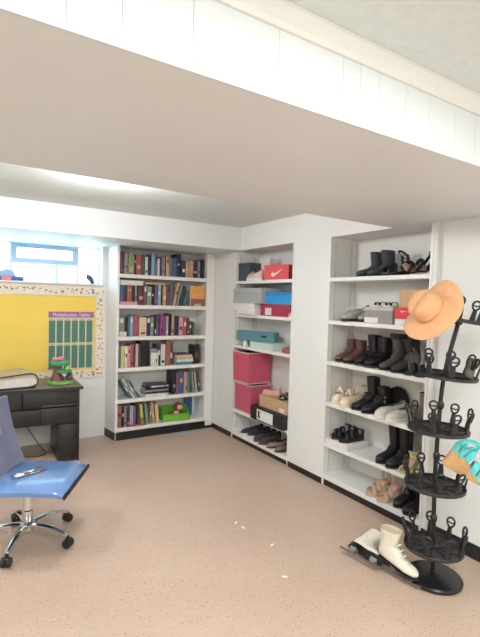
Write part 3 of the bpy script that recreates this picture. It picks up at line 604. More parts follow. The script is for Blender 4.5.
def boot(name, label, cat, loc, yw, L, H, W, mu, ms, heel=.0, sole=.012, shaft=.105, flare=0.0, lean=0.0, group=None, lining=None, laces=None, fold=None):
    t = thing(name, label, cat, loc, yw, group); s0 = sole + 0.0005
    hx = -.5 * L; top = H
    P = []
    sw = W * .46
    def shaftring(z, k):           # k: 0 at top, 1 at ankle
        xb = hx + .035 * L * (1 - k) - lean * (1 - k) - flare * (1 - k); xf = xb + shaft + 2 * flare * (1 - k) - .004 * k
        return (Vector((xb, 0, z)), Vector((xf, 0, z + .004)), sw * (.98 - .08 * k) + flare * (1 - k))
    za = .36 * min(H, .17) + s0 + heel
    ringsd = [shaftring(lerp(H, za + .025, k), k) for k in (0, .12, .3, .55, .8, 1)]
    hh = heel
    def fz(x): return s0 + heel * interp([(-.5, 1), (-.2, .95), (.12, .15), (.25, 0), (.5, 0)], x)
    ringsd += [(Vector((hx - .006, 0, fz(-.5) + .035)), Vector((hx + shaft + .018, 0, za + .018)), sw * .88),
               (Vector((hx + .004, 0, fz(-.48) + .008)), Vector((hx + shaft + .038, 0, za - .004)), sw * .84),
               (Vector((-.30 * L, 0, fz(-.3))), Vector((.08 * L, 0, fz(.08) + .066)), W * .40),
               (Vector((-.02 * L, 0, fz(-.02))), Vector((.19 * L, 0, fz(.19) + .056)), W * .45),
               (Vector((.18 * L, 0, fz(.18))), Vector((.30 * L, 0, fz(.3) + .048)), W * .48),
               (Vector((.32 * L, 0, fz(.3))), Vector((.40 * L, 0, fz(.4) + .040)), W * .42),
               (Vector((.43 * L, 0, fz(.4))), Vector((.465 * L, 0, fz(.45) + .030)), W * .30),
               (Vector((.485 * L, 0, fz(.5) + .006)), Vector((.495 * L, 0, fz(.5) + .018)), W * .12)]
    n = 16
    def ring(a, b_, w, ins=0.0, dz=0.0):
        c = (a + b_) / 2; h = (b_ - a) / 2; w2 = max(.002, w - ins); hl = h.length; h2 = h * max(.1, (hl - ins) / hl); out = []
        for k in range(n):
            th = 2 * pi * k / n; cx_, sx_ = cos(th), sin(th)
            cx_ = abs(cx_) ** .82 * (1 if cx_ >= 0 else -1); sx_ = abs(sx_) ** .82 * (1 if sx_ >= 0 else -1)
            out.append(c + h2 * cx_ + Vector((0, w2 * sx_, dz)))
        return out
    R = [ring(*ringsd[3], ins=.006), ring(*ringsd[0], ins=.006, dz=-.002)] + [ring(*r) for r in ringsd]
    q = MB(); q.mi = 1; q.loft(R[:3], cap1=False); q.mi = 0; q.loft(R[2:], cap0=False); bmesh.ops.remove_doubles(q.bm, verts=q.bm.verts, dist=1e-5)
    q.build('upper', [mu, lining or LINING], t)
    q = MB(); O = outline(L * 1.02, W * 1.02); m_ = len(O) // 2
    rr = []
    for i in range(m_):
        x, y = O[i]; z = fz(x / L) - .0006; zb = z - sole
        if x > -.2 * L or heel < .004: pass
        rr.append([Vector((x, y, zb)), Vector((x, -y, zb)), Vector((x, -y, z)), Vector((x, y, z))])
    q.loft(rr)
    so = q.build('sole', ms, t, angle=35)
    if heel > .004: q = MB(); q.prism([(x * (.98 if heel < .05 else .96), y * (.95 if heel < .05 else .6)) for x, y in O if x < -.22 * L], 0, fz(-.5) - sole - .0008); q.build('heel', ms, so, angle=35)
    if fold:
        q = MB(); q.loft([ring(*ringsd[0], ins=-.006), ring(*ringsd[1], ins=-.009), ring(*ringsd[2], ins=-.007)], cap0=False, cap1=False)
        q.loft([ring(*ringsd[0], ins=-.006), ring(*ringsd[0], ins=-.001)], cap0=False, cap1=False); q.build('folded_cuff', fold, t)
    if laces:
        q = MB()
        for k in range(4):
            f = k / 3; x = lerp(.20 * L, hx + shaft + .012, f); z = lerp(fz(.2) + .060, za + .055, f); y = W * .22
            q.tube([(x - .008, -y, z - .012), (x + .008, 0, z + .003), (x - .008, y, z - .012)], .0035, 6)
        q.build('laces', laces, t)
    return t

def low_shoe(name, label, cat, loc, yw, L, W, mu, ms, hh=.065, sole=.022, open_to=.12, bow=None, group=None, lining=None, laces=None, tilt=None, toe_h=.04, inside=None):
    """closed toe, open top: sneaker, loafer, flat"""
    t = thing(name, label, cat, loc, yw, group)
    if tilt: t.rotation_euler = (tilt[0], tilt[1], yw)
    q = MB(); rings = []; n = 18; s0 = sole + .0005
    for i in range(n + 1):
        x = -.495 + .99 * i / n; w = interp(HW, x) * W * .98
        ow = w * .72 * interp([(-.5, .3), (-.42, 1), (open_to - .16, .95), (open_to, .0), (.5, 0)], x)
        ht = interp([(-.5, hh * 1.12), (-.3, hh * .80), (open_to - .05, hh * .66), (open_to + .12, hh * .66), (.36, toe_h), (.47, toe_h * .7), (.5, toe_h * .35)], x) + s0
        zi = s0 + .008 if ow > .004 else ht
        rings.append([Vector((x * L, sg * yy, zz)) for sg, lst in ((1, [(0, s0), (w * .85, s0), (w, s0 + .35 * (ht - s0)), (lerp(w, ow, .35), lerp(s0, ht, .8)), (ow, ht)]), (1, [(ow * .88, zi), (0, zi)])) for yy, zz in lst]
                     + [Vector((x * L, -yy, zz)) for yy, zz in reversed([(w * .85, s0), (w, s0 + .35 * (ht - s0)), (lerp(w, ow, .35), lerp(s0, ht, .8)), (ow, ht), (ow * .88, zi)])])
    q.loft(rings)
    q.bm.faces.ensure_lookup_table(); lastopen = int(n * (open_to + .495) / .99)
    for i in range(lastopen):
        for j in (4, 5, 6, 7): q.bm.faces[i * 12 + j].material_index = 1
    q.build('upper', [mu, inside or LINING], t, angle=60)
    q = MB(); q.prism(outline(L * 1.02, W * 1.03), 0, sole); q.build('sole', ms, t)
    if lining:
        q = MB(); q.prism([(x * .8 - .09 * L, y * .6) for x, y in outline(L * .62, W * .9)], s0 + .0088, s0 + .0095); q.build('insole', lining, t)
    if bow:
        q = MB(); q.tube([(.16 * L, -.3 * W, hh * .8 + s0), (.13 * L, 0, hh + s0 + .012), (.16 * L, .3 * W, hh * .8 + s0)], .011, 8); q.ball((.14 * L, 0, hh + s0 + .014), .016); q.build('bow', bow, t)
    if laces:
        q = MB()
        for k in range(4):
            x = (open_to + .01 + .06 * k) * L; z = lerp(hh * .92, hh * .72, k / 3) + s0
            q.tube([(x, -.2 * W, z - .004), (x + .004, 0, z + .004), (x, .2 * W, z - .004)], .003, 6)
        q.build('laces', laces, t)
    return t

def sandal(name, label, cat, loc, yw, L, W, ms, mstrap, insole, heel=.0, th=.014, wedge=False, straps=((.2, .32, .045), (.28, .14, .05)), ankle=.075, group=None, rot=None, block=.5, strap_r=.011, fan=False, sole_name='sole'):
    t = thing(name, label, cat, loc, yw, group)
    if rot: t.rotation_euler = rot
    def fz(x): return th + heel * interp([(-.5, 1), (-.25, .93), (.1, .2), (.26, 0), (.5, 0)], x)
    q = MB(); rr = []; O = outline(L, W, 16); m_ = len(O) // 2
    for i in range(m_):
        x, y = O[i]; z = fz(x / L); zb = 0.0 if (wedge and x < .26 * L) else z - th
        if wedge: zb = max(0, .012 * interp([(-.5, .0), (.3, 0), (.5, 1)], x / L))
        rr.append([Vector((x, y, zb)), Vector((x, -y, zb)), Vector((x, -y, z)), Vector((x, y, z))])
    q.loft(rr)
    if heel > .01 and not wedge: q.loft([[Vector((lerp(-.44, -.40, k) * L + r * cos(a * pi / 6) - .01, r * W * 9 * sin(a * pi / 6), z)) for a in range(12)] for z, r, k in ((0, .018 * block * 2, 0), (fz(-.42) * .6, .019 * block * 2, .5), (fz(-.4) - th * .6, .028 * block * 2, 1))])
    q.build(sole_name, ms, t, angle=35)
    q = MB(); rr = []
    for i in range(1, m_ - 1):
        x, y = O[i]; x *= .97; y *= .93; z = fz(x / L) + .0004
        rr.append([Vector((x, y, z)), Vector((x, -y, z)), Vector((x, -y, z + .003)), Vector((x, y, z + .003))])
    q.loft(rr); q.build('insole', insole, t, angle=35)
    for xa, xb, h in straps:
        wa, wb = interp(HW, xa) * W * .97, interp(HW, xb) * W * .97; q = MB(); pts = []
        for k in range(9):
            a = pi * k / 8; x = lerp(xa, xb, k / 8); pts.append((x * L, -cos(a) * lerp(wa, wb, k / 8), fz(x) + .002 + h * sin(a) ** .8))
        q.tube(pts, strap_r, 8, flat=.2, fu=(0, 0, 1) if False else (0.0, 0.0, 1.0)); q.build('strap', mstrap, t)
    if ankle:
        q = MB(); pts = []
        zb = fz(-.4)
        for k in range(13):
            a = -pi * .82 + 2 * pi * .82 * k / 12; pts.append((-.27 * L - .16 * L * cos(a) - .0, W * .36 * sin(a), zb + ankle * (.72 + .18 * -cos(a))))
        q.tube(pts + [pts[0]], strap_r * .8, 8, flat=.3); q.build('ankle_strap', mstrap, t)
        q = MB()
        for sg in (-1, 1): q.tube([(-.36 * L, sg * W * .32, zb + .001), (-.34 * L, sg * W * .36, zb + ankle * .4), (-.32 * L, sg * W * .36, zb + ankle * .72)], strap_r * .8, 8, flat=.35)
        q.tube([(-.45 * L, 0, zb + .001), (-.47 * L, 0, zb + ankle * .4), (-.43 * L, 0, zb + ankle * .62)], strap_r, 8, flat=.35); q.build('heel_strap', mstrap, t)
    return t

def box_thing(name, label, cat, loc, size, rz, mb, ml=None, lid=.3, group=None, mlid_name='lid'):
    t = thing(name, label, cat, loc, rz, group); x, y, z = size
    q = MB(); q.box(-x / 2 + .002, x / 2 - .002, -y / 2 + .002, y / 2 - .002, 0, z * (1 - lid) if lid else z, bev=.002); q.build('body', mb, t, False)
    if lid:
        q = MB(); q.box(-x / 2, x / 2, -y / 2, y / 2, z * (1 - lid) + .0006, z, bev=.002); q.build(mlid_name, ml or mb, t, False)
    return t
def decal(parent, name, m, poly, T, th=.0012):
    q = MB(); q.prism(poly, .0002, th, T); return q.build(name, m, parent, False)
def on_left(x, y0, z0): return Matrix(((0, 0, -1, x), (-1, 0, 0, y0), (0, 1, 0, z0), (0, 0, 0, 1)))      # local face looking toward -x; poly u runs to -y, v up
def on_front(y, x0, z0): return Matrix(((1, 0, 0, x0), (0, 0, -1, y), (0, 1, 0, z0), (0, 0, 0, 1)))      # face looking toward -y
def rect(u0, u1, v0, v1): return [(u0, v0), (u1, v0), (u1, v1), (u0, v1)]
E3 = .0008
# ================================================================== SHOE SHELVES (right unit)
L1, L2, L3, L4, L5, L6 = [z + E3 for z in Z3]
OUT = pi - .16
GREYB = leather('grey_suede', (70, 72, 80), .85); DKS = mat('dark_sole', hexc(42, 40, 42), .6); BRN = leather('brown_leather', (98, 66, 58), .45); BLK = leather('black_leather', (30, 30, 34), .35)
TAU = leather('taupe_suede', (92, 84, 78), .85); CHL = leather('charcoal_suede', (58, 56, 58), .8); CRM = leather('cream_leather', (232, 212, 188), .45); BEI = leather('beige_leather', (205, 180, 150), .5)
OFFW = leather('off_white_leather', (214, 208, 198), .5); TAN = leather('tan_cork', (205, 165, 115), .7); BKS = mat('black_strap', hexc(24, 24, 28), .5); WHS = mat('white_sole', hexc(225, 222, 216), .5)
SILV = leather('silver_mesh', (165, 165, 162), .45); GOLD = mat('buckle_metal', (.7, .6, .4), .25, metal=1.0)
PINKI = mat('pink_insole', hexc(222, 175, 155), .7); GRI = mat('grey_insole', hexc(170, 165, 160), .7)
boot('ankle_boot', 'grey pull-on suede boot on the top shoe shelf, farther left of its pair', 'boot', (2.93, 2.60, L1), OUT, .26, .21, .092, GREYB, DKS, group='grey suede boots', shaft=.112)
boot('ankle_boot', 'grey pull-on suede boot on the top shoe shelf, right of its twin', 'boot', (2.91, 2.465, L1), OUT, .26, .213, .096, GREYB, DKS, group='grey suede boots', shaft=.118)
sandal('strappy_sandal', 'black strappy sandal beside the grey boots on the top shoe shelf', 'sandal', (2.90, 2.32, L1), OUT - .1, .26, .09, BKS, BKS, GRI, heel=.03, th=.018, wedge=True, straps=((.2, .34, .05), (.34, .16, .055), (.0, .08, .075)), ankle=.17, strap_r=.014)
sandal('strappy_sandal', 'black sandal with pink insole standing on edge at the right of top shelf', 'sandal', (2.915, 2.165, L1 + .046), OUT, .26, .095, BKS, BKS, PINKI, heel=.01, th=.016, straps=((.2, .34, .05), (.34, .16, .055), (-.1, .05, .085)), ankle=.16, strap_r=.014, rot=(radians(-50), 0, OUT))
low_shoe('flat_shoe', 'light grey shoe stood on its heel at the right end of top shelf', 'shoe', (2.95, 1.985, L1 + .100), pi, .20, .08, leather('pale_grey_leather', (196, 192, 190), .5), WHS, hh=.05, sole=.012, tilt=(0, radians(-78), 0))

low_shoe('sneaker', 'silver grey sneaker with dark sole at left of the second shelf, front one', 'shoe', (2.875, 2.69, L2), OUT, .28, .098, SILV, DKS, hh=.105, sole=.024, laces=WHS, lining=GRI, group='silver sneakers')
low_shoe('sneaker', 'silver grey sneaker tucked behind its pair beside the grey shoebox', 'shoe', (2.94, 2.575, L2), OUT, .265, .09, SILV, DKS, hh=.105, sole=.024, laces=WHS, lining=GRI, group='silver sneakers')
GBX = mat('grey_cardboard', hexc(150, 145, 143), .7, var=.04); GBL = mat('light_grey_lid', hexc(186, 182, 178), .7, var=.04)
b1 = box_thing('shoebox', 'grey shoebox with paler lid on the second shelf, under black sandals', 'box', (2.925, 2.372, L2), (.29, .275, .128), 0, GBX, GBL, .22)
decal(b1, 'label', mat('white_label', hexc(225, 222, 220), .6), rect(-.135, .0, .002, .045), on_left(-.143, 0, .0))
b2 = box_thing('shoebox', 'red shoebox with white lower band on second shelf behind the straw hat', 'box', (2.925, 2.092, L2), (.29, .245, .130), 0, mat('white_card', hexc(228, 224, 222), .6), mat('red_card', hexc(208, 62, 66), .5, var=.04), .66)
decal(b2, 'logo', WHS, [(-.07, .098), (-.055, .094), (-.01, .105), (-.05, .1015), (-.062, .106)], on_left(-.1452, 0, 0)); decal(b2, 'lettering', WHS, rect(-.004, .03, .096, .102), on_left(-.1452, 0, 0))
box_thing('cardboard_box', 'plain brown cardboard box on top of the red shoebox', 'box', (2.935, 2.092, L2 + .1312), (.26, .22, .13), 0, mat('kraft_card', hexc(196, 160, 125), .75, var=.06), None, 0)
for k, (y, nm) in enumerate([(2.43, 'left'), (2.32, 'right')]):
    sandal('flat_sandal', 'black and white flat sandal on the grey shoebox lid, %s one' % nm, 'sandal', (2.915, y, L2 + .1290), OUT, .235, .082, WHS, BKS, GRI, th=.012, straps=((.22, .32, .022), (.05, .0, .026)), ankle=0, group='sandals on the grey shoebox')

for k, (x, y, nm) in enumerate([(2.92, 2.815, 'left'), (2.905, 2.705, 'right')]):
    boot('ankle_boot', 'brown leather ankle boot at the left end of third shelf, %s one' % nm, 'boot', (x, y, L3), OUT + .05, .235, .19, .085, BRN, DKS, heel=.02, group='brown ankle boots', shaft=.1)
for k, (x, y, nm) in enumerate([(2.925, 2.575, 'left'), (2.905, 2.455, 'right')]):
    boot('ankle_boot', 'chunky black ankle boot on the third shelf, %s of the pair beside brown boots' % nm, 'boot', (x, y, L3), OUT, .265, .245 - .01 * k, .104, BLK, DKS, heel=.015, sole=.018, group='black ankle boots', shaft=.125, laces=BKS)
for k, (x, y, nm) in enumerate([(2.915, 2.315, 'left'), (2.89, 2.18, 'right')]):
    boot('ankle_boot', 'dark taupe slouchy ankle boot with black cuff on the third shelf, %s one' % nm, 'boot', (x, y, L3), OUT + .05, .275, .275 - .03 * k, .094, TAU if k == 0 else CHL, DKS, heel=.03, group='taupe cuffed boots', shaft=.115, lean=-.03, flare=.006, fold=CHL if k == 0 else BLK)
for k, (x, y, nm) in enumerate([(2.86, 2.075, 'left'), (2.86, 1.985, 'right')]):
    low_shoe('flat_shoe', 'black flat shoe at the right end of the third shelf, %s one' % nm, 'shoe', (x, y, L3), OUT + .2, .22, .074, BLK, DKS, hh=.05, sole=.01, open_to=.2, lining=GRI, group='black flats')

for k, (x, y, nm) in enumerate([(2.89, 2.81, 'left'), (2.87, 2.69, 'right')]):
    low_shoe('slip_on_shoe', 'cream slip-on shoe with bow at the left of fourth shelf, %s one' % nm, 'shoe', (x, y, L4), OUT + .1, .25, .104, CRM, CRM, hh=.095, sole=.02, open_to=.1, bow=CRM, lining=BEI, group='cream bow shoes', toe_h=.06, inside=BEI)
sandal('strappy_sandal', 'beige strappy heel standing behind the cream shoes on the fourth shelf', 'sandal', (3.038, 2.74, L4), pi / 2, .18, .075, BEI, BEI, PINKI, heel=.06, th=.01, straps=((.2, .3, .045), (.05, .1, .06)), ankle=.1, strap_r=.009)
for k, (x, y, nm) in enumerate([(2.895, 2.56, 'left'), (2.88, 2.44, 'right')]):
    boot('buckle_bootie', 'black open bootie with buckled straps on the fourth shelf, %s one' % nm, 'boot', (x, y, L4), OUT, .27, .20 + .06 * (1 - k), .10, BLK, DKS, heel=.03, group='black buckle booties', shaft=.11)
for o in [o for o in COL.objects if o.name.startswith('buckle_bootie')]:
    for z in (.085, .12):
        q = MB(); pts = [(-.065 + .062 * cos(a), .046 * sin(a), z + .012 * cos(a)) for a in [2 * pi * k / 16 for k in range(16)]]; q.tube(pts, .010, 8, closed=True, flat=.35); st_ = q.build('strap', BKS, o)
        q = MB(); q.box(-.012, .012, -.003, .003, -.012, .012, Matrix.Translation((-.05, .049, z + .003)), .002); q.build('buckle', GOLD, st_)
bg_ = thing('round_bag', 'round black evening bag standing against the back of the fourth shelf', 'bag', (3.045, 2.36, L4), pi)
q = MB(); q.lathe([(.03, -.024), (.09, -.022), (.102, -.010), (.102, .010), (.09, .022), (.03, .024)], 28, Matrix.Translation((0, 0, .103)) @ Matrix.Rotation(pi / 2, 4, 'Y')); q.build('body', mat('black_velvet', hexc(14, 14, 16), .9), bg_)
q = MB(); q.box(-.006, .006, -.02, .02, .2055, .213, bev=.002); q.build('clasp', GOLD, bg_)
for k, (x, y, nm) in enumerate([(2.87, 2.29, 'left'), (2.855, 2.175, 'right')]):
    low_shoe('slip_on_shoe', 'off-white loafer on the fourth shelf in front of round black bag, %s one' % nm, 'shoe', (x, y, L4), OUT - .05, .275, .1, OFFW, WHS, hh=.085, sole=.024, open_to=.14, lining=GRI, group='off-white loafers', toe_h=.042, inside=mat('shadow_grey_lining', hexc(120, 114, 108), .9))
for k, (x, y, nm) in enumerate([(2.93, 2.06, 'left'), (2.95, 1.972, 'right')]):
    boot('ankle_boot', 'taupe suede ankle boot at the right end of the fourth shelf, %s one' % nm, 'boot', (x, y, L4), OUT + .25, .22, .215, .08, leather('warm_taupe_suede', (122, 108, 96), .85), DKS, heel=.02, group='taupe boots behind the rack', shaft=.1)

lb = box_thing('shoebox', 'white shoebox lid lying on the fifth shelf under black sandals', 'box', (2.895, 2.755, L5), (.27, .262, .052), .02, mat('white_card', hexc(228, 224, 222), .6), None, 0)
for k, (x, y, nm) in enumerate([(2.905, 2.80, 'left'), (2.89, 2.695, 'right')]):
    sandal('strappy_sandal', 'black sporty strap sandal on the white box lid, %s one' % nm, 'sandal', (x, y, L5 + .0532), OUT + .05, .26, .096, BKS, BKS, BKS, th=.036, straps=((.18, .34, .04), (.32, .16, .045), (.02, .1, .06)), ankle=.085, strap_r=.014, group='black sandals on the box lid')
PUR = mat('purple_lining', hexc(62, 40, 105), .8)
for k, (x, y, nm) in enumerate([(2.90, 2.31, 'left'), (2.885, 2.20, 'right')]):
    t_ = boot('tall_boot', 'tall black boot on the fifth shelf, %s of the pair' % nm + (' with purple trim' if k else ''), 'boot', (x, y, L5), OUT + .1, .26, .305, .09, BLK, DKS, heel=.015, sole=.014, group='tall black boots', shaft=.11, flare=.006, lining=PUR)
    if k: q = MB(); q.box(.06, .10, -.046, -.0445, .02, .05); q.build('purple_trim', PUR, t_, False)
YLW = leather('pale_yellow_leather', (226, 222, 165), .45)
for k, (x, y, nm) in enumerate([(2.845, 2.085, 'left'), (2.84, 1.99, 'right')]):
    sandal('pump_shoe', 'pale yellow wedge shoe on the fifth shelf behind the black rack, %s one' % nm, 'shoe', (x, y, L5), OUT + .2, .2, .075, YLW, YLW, BEI, heel=.075, th=.012, wedge=True, straps=((.2, .3, .04), (.3, .2, .042)), ankle=.06, strap_r=.016, group='pale yellow shoes')
low_shoe('flat_shoe', 'tan flat shoe at the back right of the fifth shelf', 'shoe', (3.01, 2.06, L5 + .062), pi / 2, .18, .08, leather('tan_leather', (176, 142, 122), .5), TAN, hh=.055, sole=.012, tilt=(0, radians(-24), 0))

for k, (x, y, nm) in enumerate([(2.87, 2.375, 'left'), (2.86, 2.255, 'right')]):
    sandal('heeled_sandal', 'beige strappy block-heel sandal on the bottom shelf, %s one' % nm, 'sandal', (x, y, L6), OUT + .1, .25, .094, BEI, BEI, PINKI, heel=.075, th=.014, straps=((.2, .32, .045), (.32, .2, .045), (.02, .1, .062)), ankle=.11, strap_r=.013, group='beige heeled sandals')
for k, (x, y, nm) in enumerate([(2.895, 2.13, 'left'), (2.86, 2.02, 'right')]):
    boot('ankle_boot', 'black ankle boot at the right of the bottom shelf, %s one' % nm, 'boot', (x, y, L6), OUT + .1, .25, .16 if k == 0 else .12, .088, BLK, DKS, heel=.03 * (1 - k), group='black boots on the bottom shelf', shaft=.11)

# ================================================================== STORAGE SHELF (boxes)
M1, M2, M3, M5, M6 = [z + E3 for z in Z2]
box_thing('storage_box', 'dark slate box at the left of the top storage shelf', 'box', (2.93, 4.325, M1), (.28, .225, .205), 0, mat('slate_card', hexc(72, 78, 90), .6, var=.05), None, .25)
rb = box_thing('shoebox', 'bright red shoebox with white tick-shaped logo on the top storage shelf', 'box', (2.912, 3.765, M1), (.225, .31, .155), radians(18), mat('bright_red_card', hexc(222, 78, 82), .45, var=.03), None, .35)
sw = [(-.065, .055), (-.05, .035), (-.03, .032), (.045, .085), (.085, .115), (-.005, .072), (-.03, .066), (-.04, .075), (-.03, .095)]
decal(rb, 'logo', WHS, [(u * 1.0 + .0, v) for u, v in sw], on_left(-.1128, 0, 0))
box_thing('storage_box', 'white box behind the sneaker on the top storage shelf', 'box', (3.0, 4.105, M1), (.14, .17, .25), 0, mat('white_card', hexc(228, 224, 222), .6), None, .2)
low_shoe('sneaker', 'pale pink and white sneaker at the front of the top storage shelf', 'shoe', (2.808, 4.115, M1), pi / 2 + .05, .265, .09, leather('pale_pink_mesh', (222, 196, 190), .6), WHS, hh=.075, sole=.026, laces=WHS, lining=mat('coral_lining', hexc(205, 95, 100), .8), toe_h=.05)
cp = thing('cap', 'small crimson cap lying behind the pink sneaker', 'cap', (2.902, 4.175, M1)); q = MB(); q.lathe([(.025, 0), (.024, .09), (.018, .12), (.004, .13)], 20); q.build('crown', mat('crimson_cloth', hexc(198, 60, 75), .8), cp)
q = MB(); q.box(-.024, .024, -.022, .022, .1305, .1345, bev=.001); q.build('button', mat('crimson_cloth', hexc(198, 60, 75), .8), cp)
hb = thing('handbag', 'black handbag behind the red shoebox on the top storage shelf', 'bag', (3.052, 3.555, M1)); q = MB(); q.loft([[Vector((x, y, z)) for x, y in ((-.028, -w), (.028, -w), (.028, w), (-.028, w))] for z, w in ((0, .1), (.14, .1), (.22, .085), (.25, .055))]); q.build('body', BLK, hb)
q = MB(); q.tube([(0, .055 * cos(a), .245 + .04 * sin(a)) for a in [pi * k / 10 for k in range(11)]], .006, 8); q.build('handle', BLK, hb)
# shelf 2
gb = box_thing('storage_box', 'grey fabric-covered box jutting out at the left of the second storage shelf', 'box', (2.865, 4.157, M2 + .125), (.27, .56, .165), 0, mat('grey_linen', hexc(168, 170, 168), .8, var=.05, scale=60), mat('grey_linen_lid', hexc(178, 180, 177), .8, var=.05, scale=60), .3)
wb = box_thing('storage_box', 'white box under the grey one on the second storage shelf', 'box', (2.875, 4.218, M2), (.29, .43, .1235), 0, mat('white_card', hexc(228, 224, 222), .6), None, .35)
for dy in (.16, -.05):
    q = MB(); q.lathe([(.011, -.0008), (.011, -.003), (.006, -.004)], 14, Matrix.Translation((-.1433, dy, .03)) @ Matrix.Rotation(pi / 2, 4, 'Y')); q.build('metal_corner', STEEL, wb)
cb = box_thing('shoebox', 'crimson shoebox with white end label on the second storage shelf', 'box', (2.915, 3.70, M2), (.28, .50, .122), 0, mat('crimson_card', hexc(165, 48, 75), .5, var=.04), None, .3)
decal(cb, 'label', mat('white_label', hexc(225, 222, 220), .6), rect(.06 - .10, .17 - .10, .01, .082), on_left(-.1405, .12, 0))
box_thing('shoebox', 'bright blue shoebox stacked on the crimson shoebox', 'box', (2.91, 3.655, M2 + .1228), (.26, .44, .125), 0, mat('blue_card', hexc(45, 150, 215), .45, var=.03), mat('blue_card_lid', hexc(40, 135, 200), .45, var=.03), .3)
low_shoe('slipper', 'pink and white baby slipper at the right end of second storage shelf', 'shoe', (2.79, 3.445, M2), pi / 2 + .2, .05, .04, mat('pink_plush', hexc(230, 150, 185), .9), WHS, hh=.05, sole=.01)
# shelf 3
tb_ = box_thing('storage_box', 'flat teal box with dark slot handle on the third storage shelf', 'box', (2.875, 4.135, M3 + .068), (.10, .53, .105), .30, mat('teal_card', hexc(92, 138, 148), .6, var=.05), None, 0)
decal(tb_, 'slot_handle', BLACKP, [(-.035 + .05 * 0, -.009), (.035, -.012), (.042, 0), (.035, .012), (-.035, .009), (-.042, 0)], on_left(-.0482, -.12, .055))
box_thing('storage_box', 'pale mint flat box under the teal box on the third storage shelf', 'box', (2.885, 3.93, M3), (.22, .40, .066), 0, mat('mint_card', hexc(205, 222, 216), .6), None, .4)
jb = thing('jar', 'small clear lidded jar lying at the left of the third storage shelf', 'jar', (2.80, 4.26, M3)); q = MB(); q.lathe([(.026, 0), (.03, .004), (.03, .045), (.024, .05)], 18); q.build('body', mat('frosted_plastic', hexc(215, 214, 208), .25), jb); q = MB(); q.lathe([(.026, .0505), (.026, .062), (.02, .064)], 18); q.build('lid', STEEL, jb)
hz = thing('knit_cap', 'rust brown folded knit cap at the right of the third storage shelf', 'cap', (2.82, 3.505, M3), .3); q = MB(); q.ball((0, 0, .032), .075, sc=(.6, 1, .38)); q.build('crown', mat('rust_knit', hexc(160, 100, 75), .9, var=.2, scale=50, bump=.5), hz)
q = MB(); q.lathe([(.052, .002), (.06, .008), (.056, .02), (.05, .014)], 24, Matrix.Scale(.75, 4, (1, 0, 0)) @ Matrix.Scale(1.25, 4, (0, 1, 0))); q.build('brim', mat('rust_knit', hexc(160, 100, 75), .9), hz)
# pink bins, stacked
PNK = mat('pink_fabric', hexc(200, 88, 112), .85, var=.06, scale=40); TRIM = mat('pale_pink_trim', hexc(226, 196, 198), .8)
def fabric_bin(label, loc, sx, sy, sz, tap):
    t = thing('fabric_bin', label, 'bin', loc, 0, 'pink fabric bins'); w = .006
    q = MB(); R = []
    for z, k in ((0, tap), (sz, 1.0)):
        R.append([Vector((x * k, y * k, z)) for x, y in ((-sx / 2, -sy / 2), (sx / 2, -sy / 2), (sx / 2, sy / 2), (-sx / 2, sy / 2))])
    inn = [[Vector((x * k, y * k, z)) for x, y in ((-sx / 2 + w, -sy / 2 + w), (sx / 2 - w, -sy / 2 + w), (sx / 2 - w, sy / 2 - w), (-sx / 2 + w, sy / 2 - w))] for z, k in ((sz, 1.0), (.008, tap))]
    q.loft([R[0], R[1], inn[0], inn[1]]); q.build('body', PNK, t, False)
    for z, k, nm in ((sz, 1.0, 'top_trim'), (.006, tap * 1.0, 'bottom_trim')):
        q = MB(); e = .003; a, c = sx / 2 * k + e, sy / 2 * k + e
        q.tube([(-a, -c, z), (a, -c, z), (a, c, z), (-a, c, z)], .007, 8, closed=True); q.build(nm, TRIM, t)
    return t
fabric_bin('lower pink fabric bin, standing on the fifth storage shelf beside black shoebox', (2.905, 4.240, M5 + .0006), .27, .325, .318, .99)
fabric_bin('upper pink fabric bin with pale trim, stacked on the lower pink bin', (2.895, 4.262, M5 + .3345), .305, .335, .345, .94)
for k, (x, y, m_) in enumerate([(2.82, 4.35, BRN), (2.86, 4.2, OFFW)]):
    low_shoe('flat_shoe', '%s shoe poking out of the top of the upper pink bin' % ('brown' if k == 0 else 'pale'), 'shoe', (x + .02, y, M5 + .3345 + .275), pi + .2, .2, .075, m_, DKS, hh=.055, sole=.012)
kb = box_thing('shoebox', 'black shoebox with big white label jutting out of the storage shelf', 'box', (2.86, 3.705, M5), (.30, .565, .145), 0, mat('black_card', hexc(38, 37, 40), .5), None, .35)
decal(kb, 'label', mat('white_label', hexc(225, 222, 220), .6), rect(-.12, .16, .015, .125), on_left(-.1503, .04, 0))
decal(kb, 'figure', mat('black_print', hexc(30, 30, 32), .5), [(-.105, .03), (-.085, .045), (-.075, .03), (-.06, .03), (-.07, .07), (-.06, .1), (-.08, .118), (-.1, .1), (-.095, .07)], on_left(-.1516, .04, 0))
bb_ = box_thing('shoebox', 'brown cardboard shoebox on top of the black shoebox', 'box', (2.895, 3.665, M5 + .1458), (.27, .48, .125), 0, mat('kraft_card', hexc(196, 160, 125), .75, var=.06), None, .3)
decal(bb_, 'label', mat('white_label', hexc(225, 222, 220), .6), rect(.12, .2, .01, .05), on_left(-.1355, 0, 0))
low_shoe('flat_shoe', 'dusty pink shoe lying on the brown shoebox beside the upper bin', 'shoe', (2.85, 3.80, M5 + .2716), pi / 2 + .5, .21, .08, leather('dusty_pink_leather', (205, 160, 150), .6), TAN, hh=.06, sole=.014, lining=mat('rose_lining', hexc(165, 80, 100), .8))
sandal('strappy_sandal', 'black strappy sandal lying on the brown shoebox at right', 'sandal', (2.865, 3.58, M5 + .2716), OUT + .5, .21, .08, BKS, BKS, mat('grey_insole', hexc(170, 165, 160), .7), th=.014, straps=((.2, .34, .03), (.34, .16, .035)), ankle=.05)
boot('tall_boot', 'tall black boot standing at the right back of the brown shoebox', 'boot', (2.96, 3.487, M5 + .2716), OUT + .2, .2, .30, .075, BLK, DKS, shaft=.09)
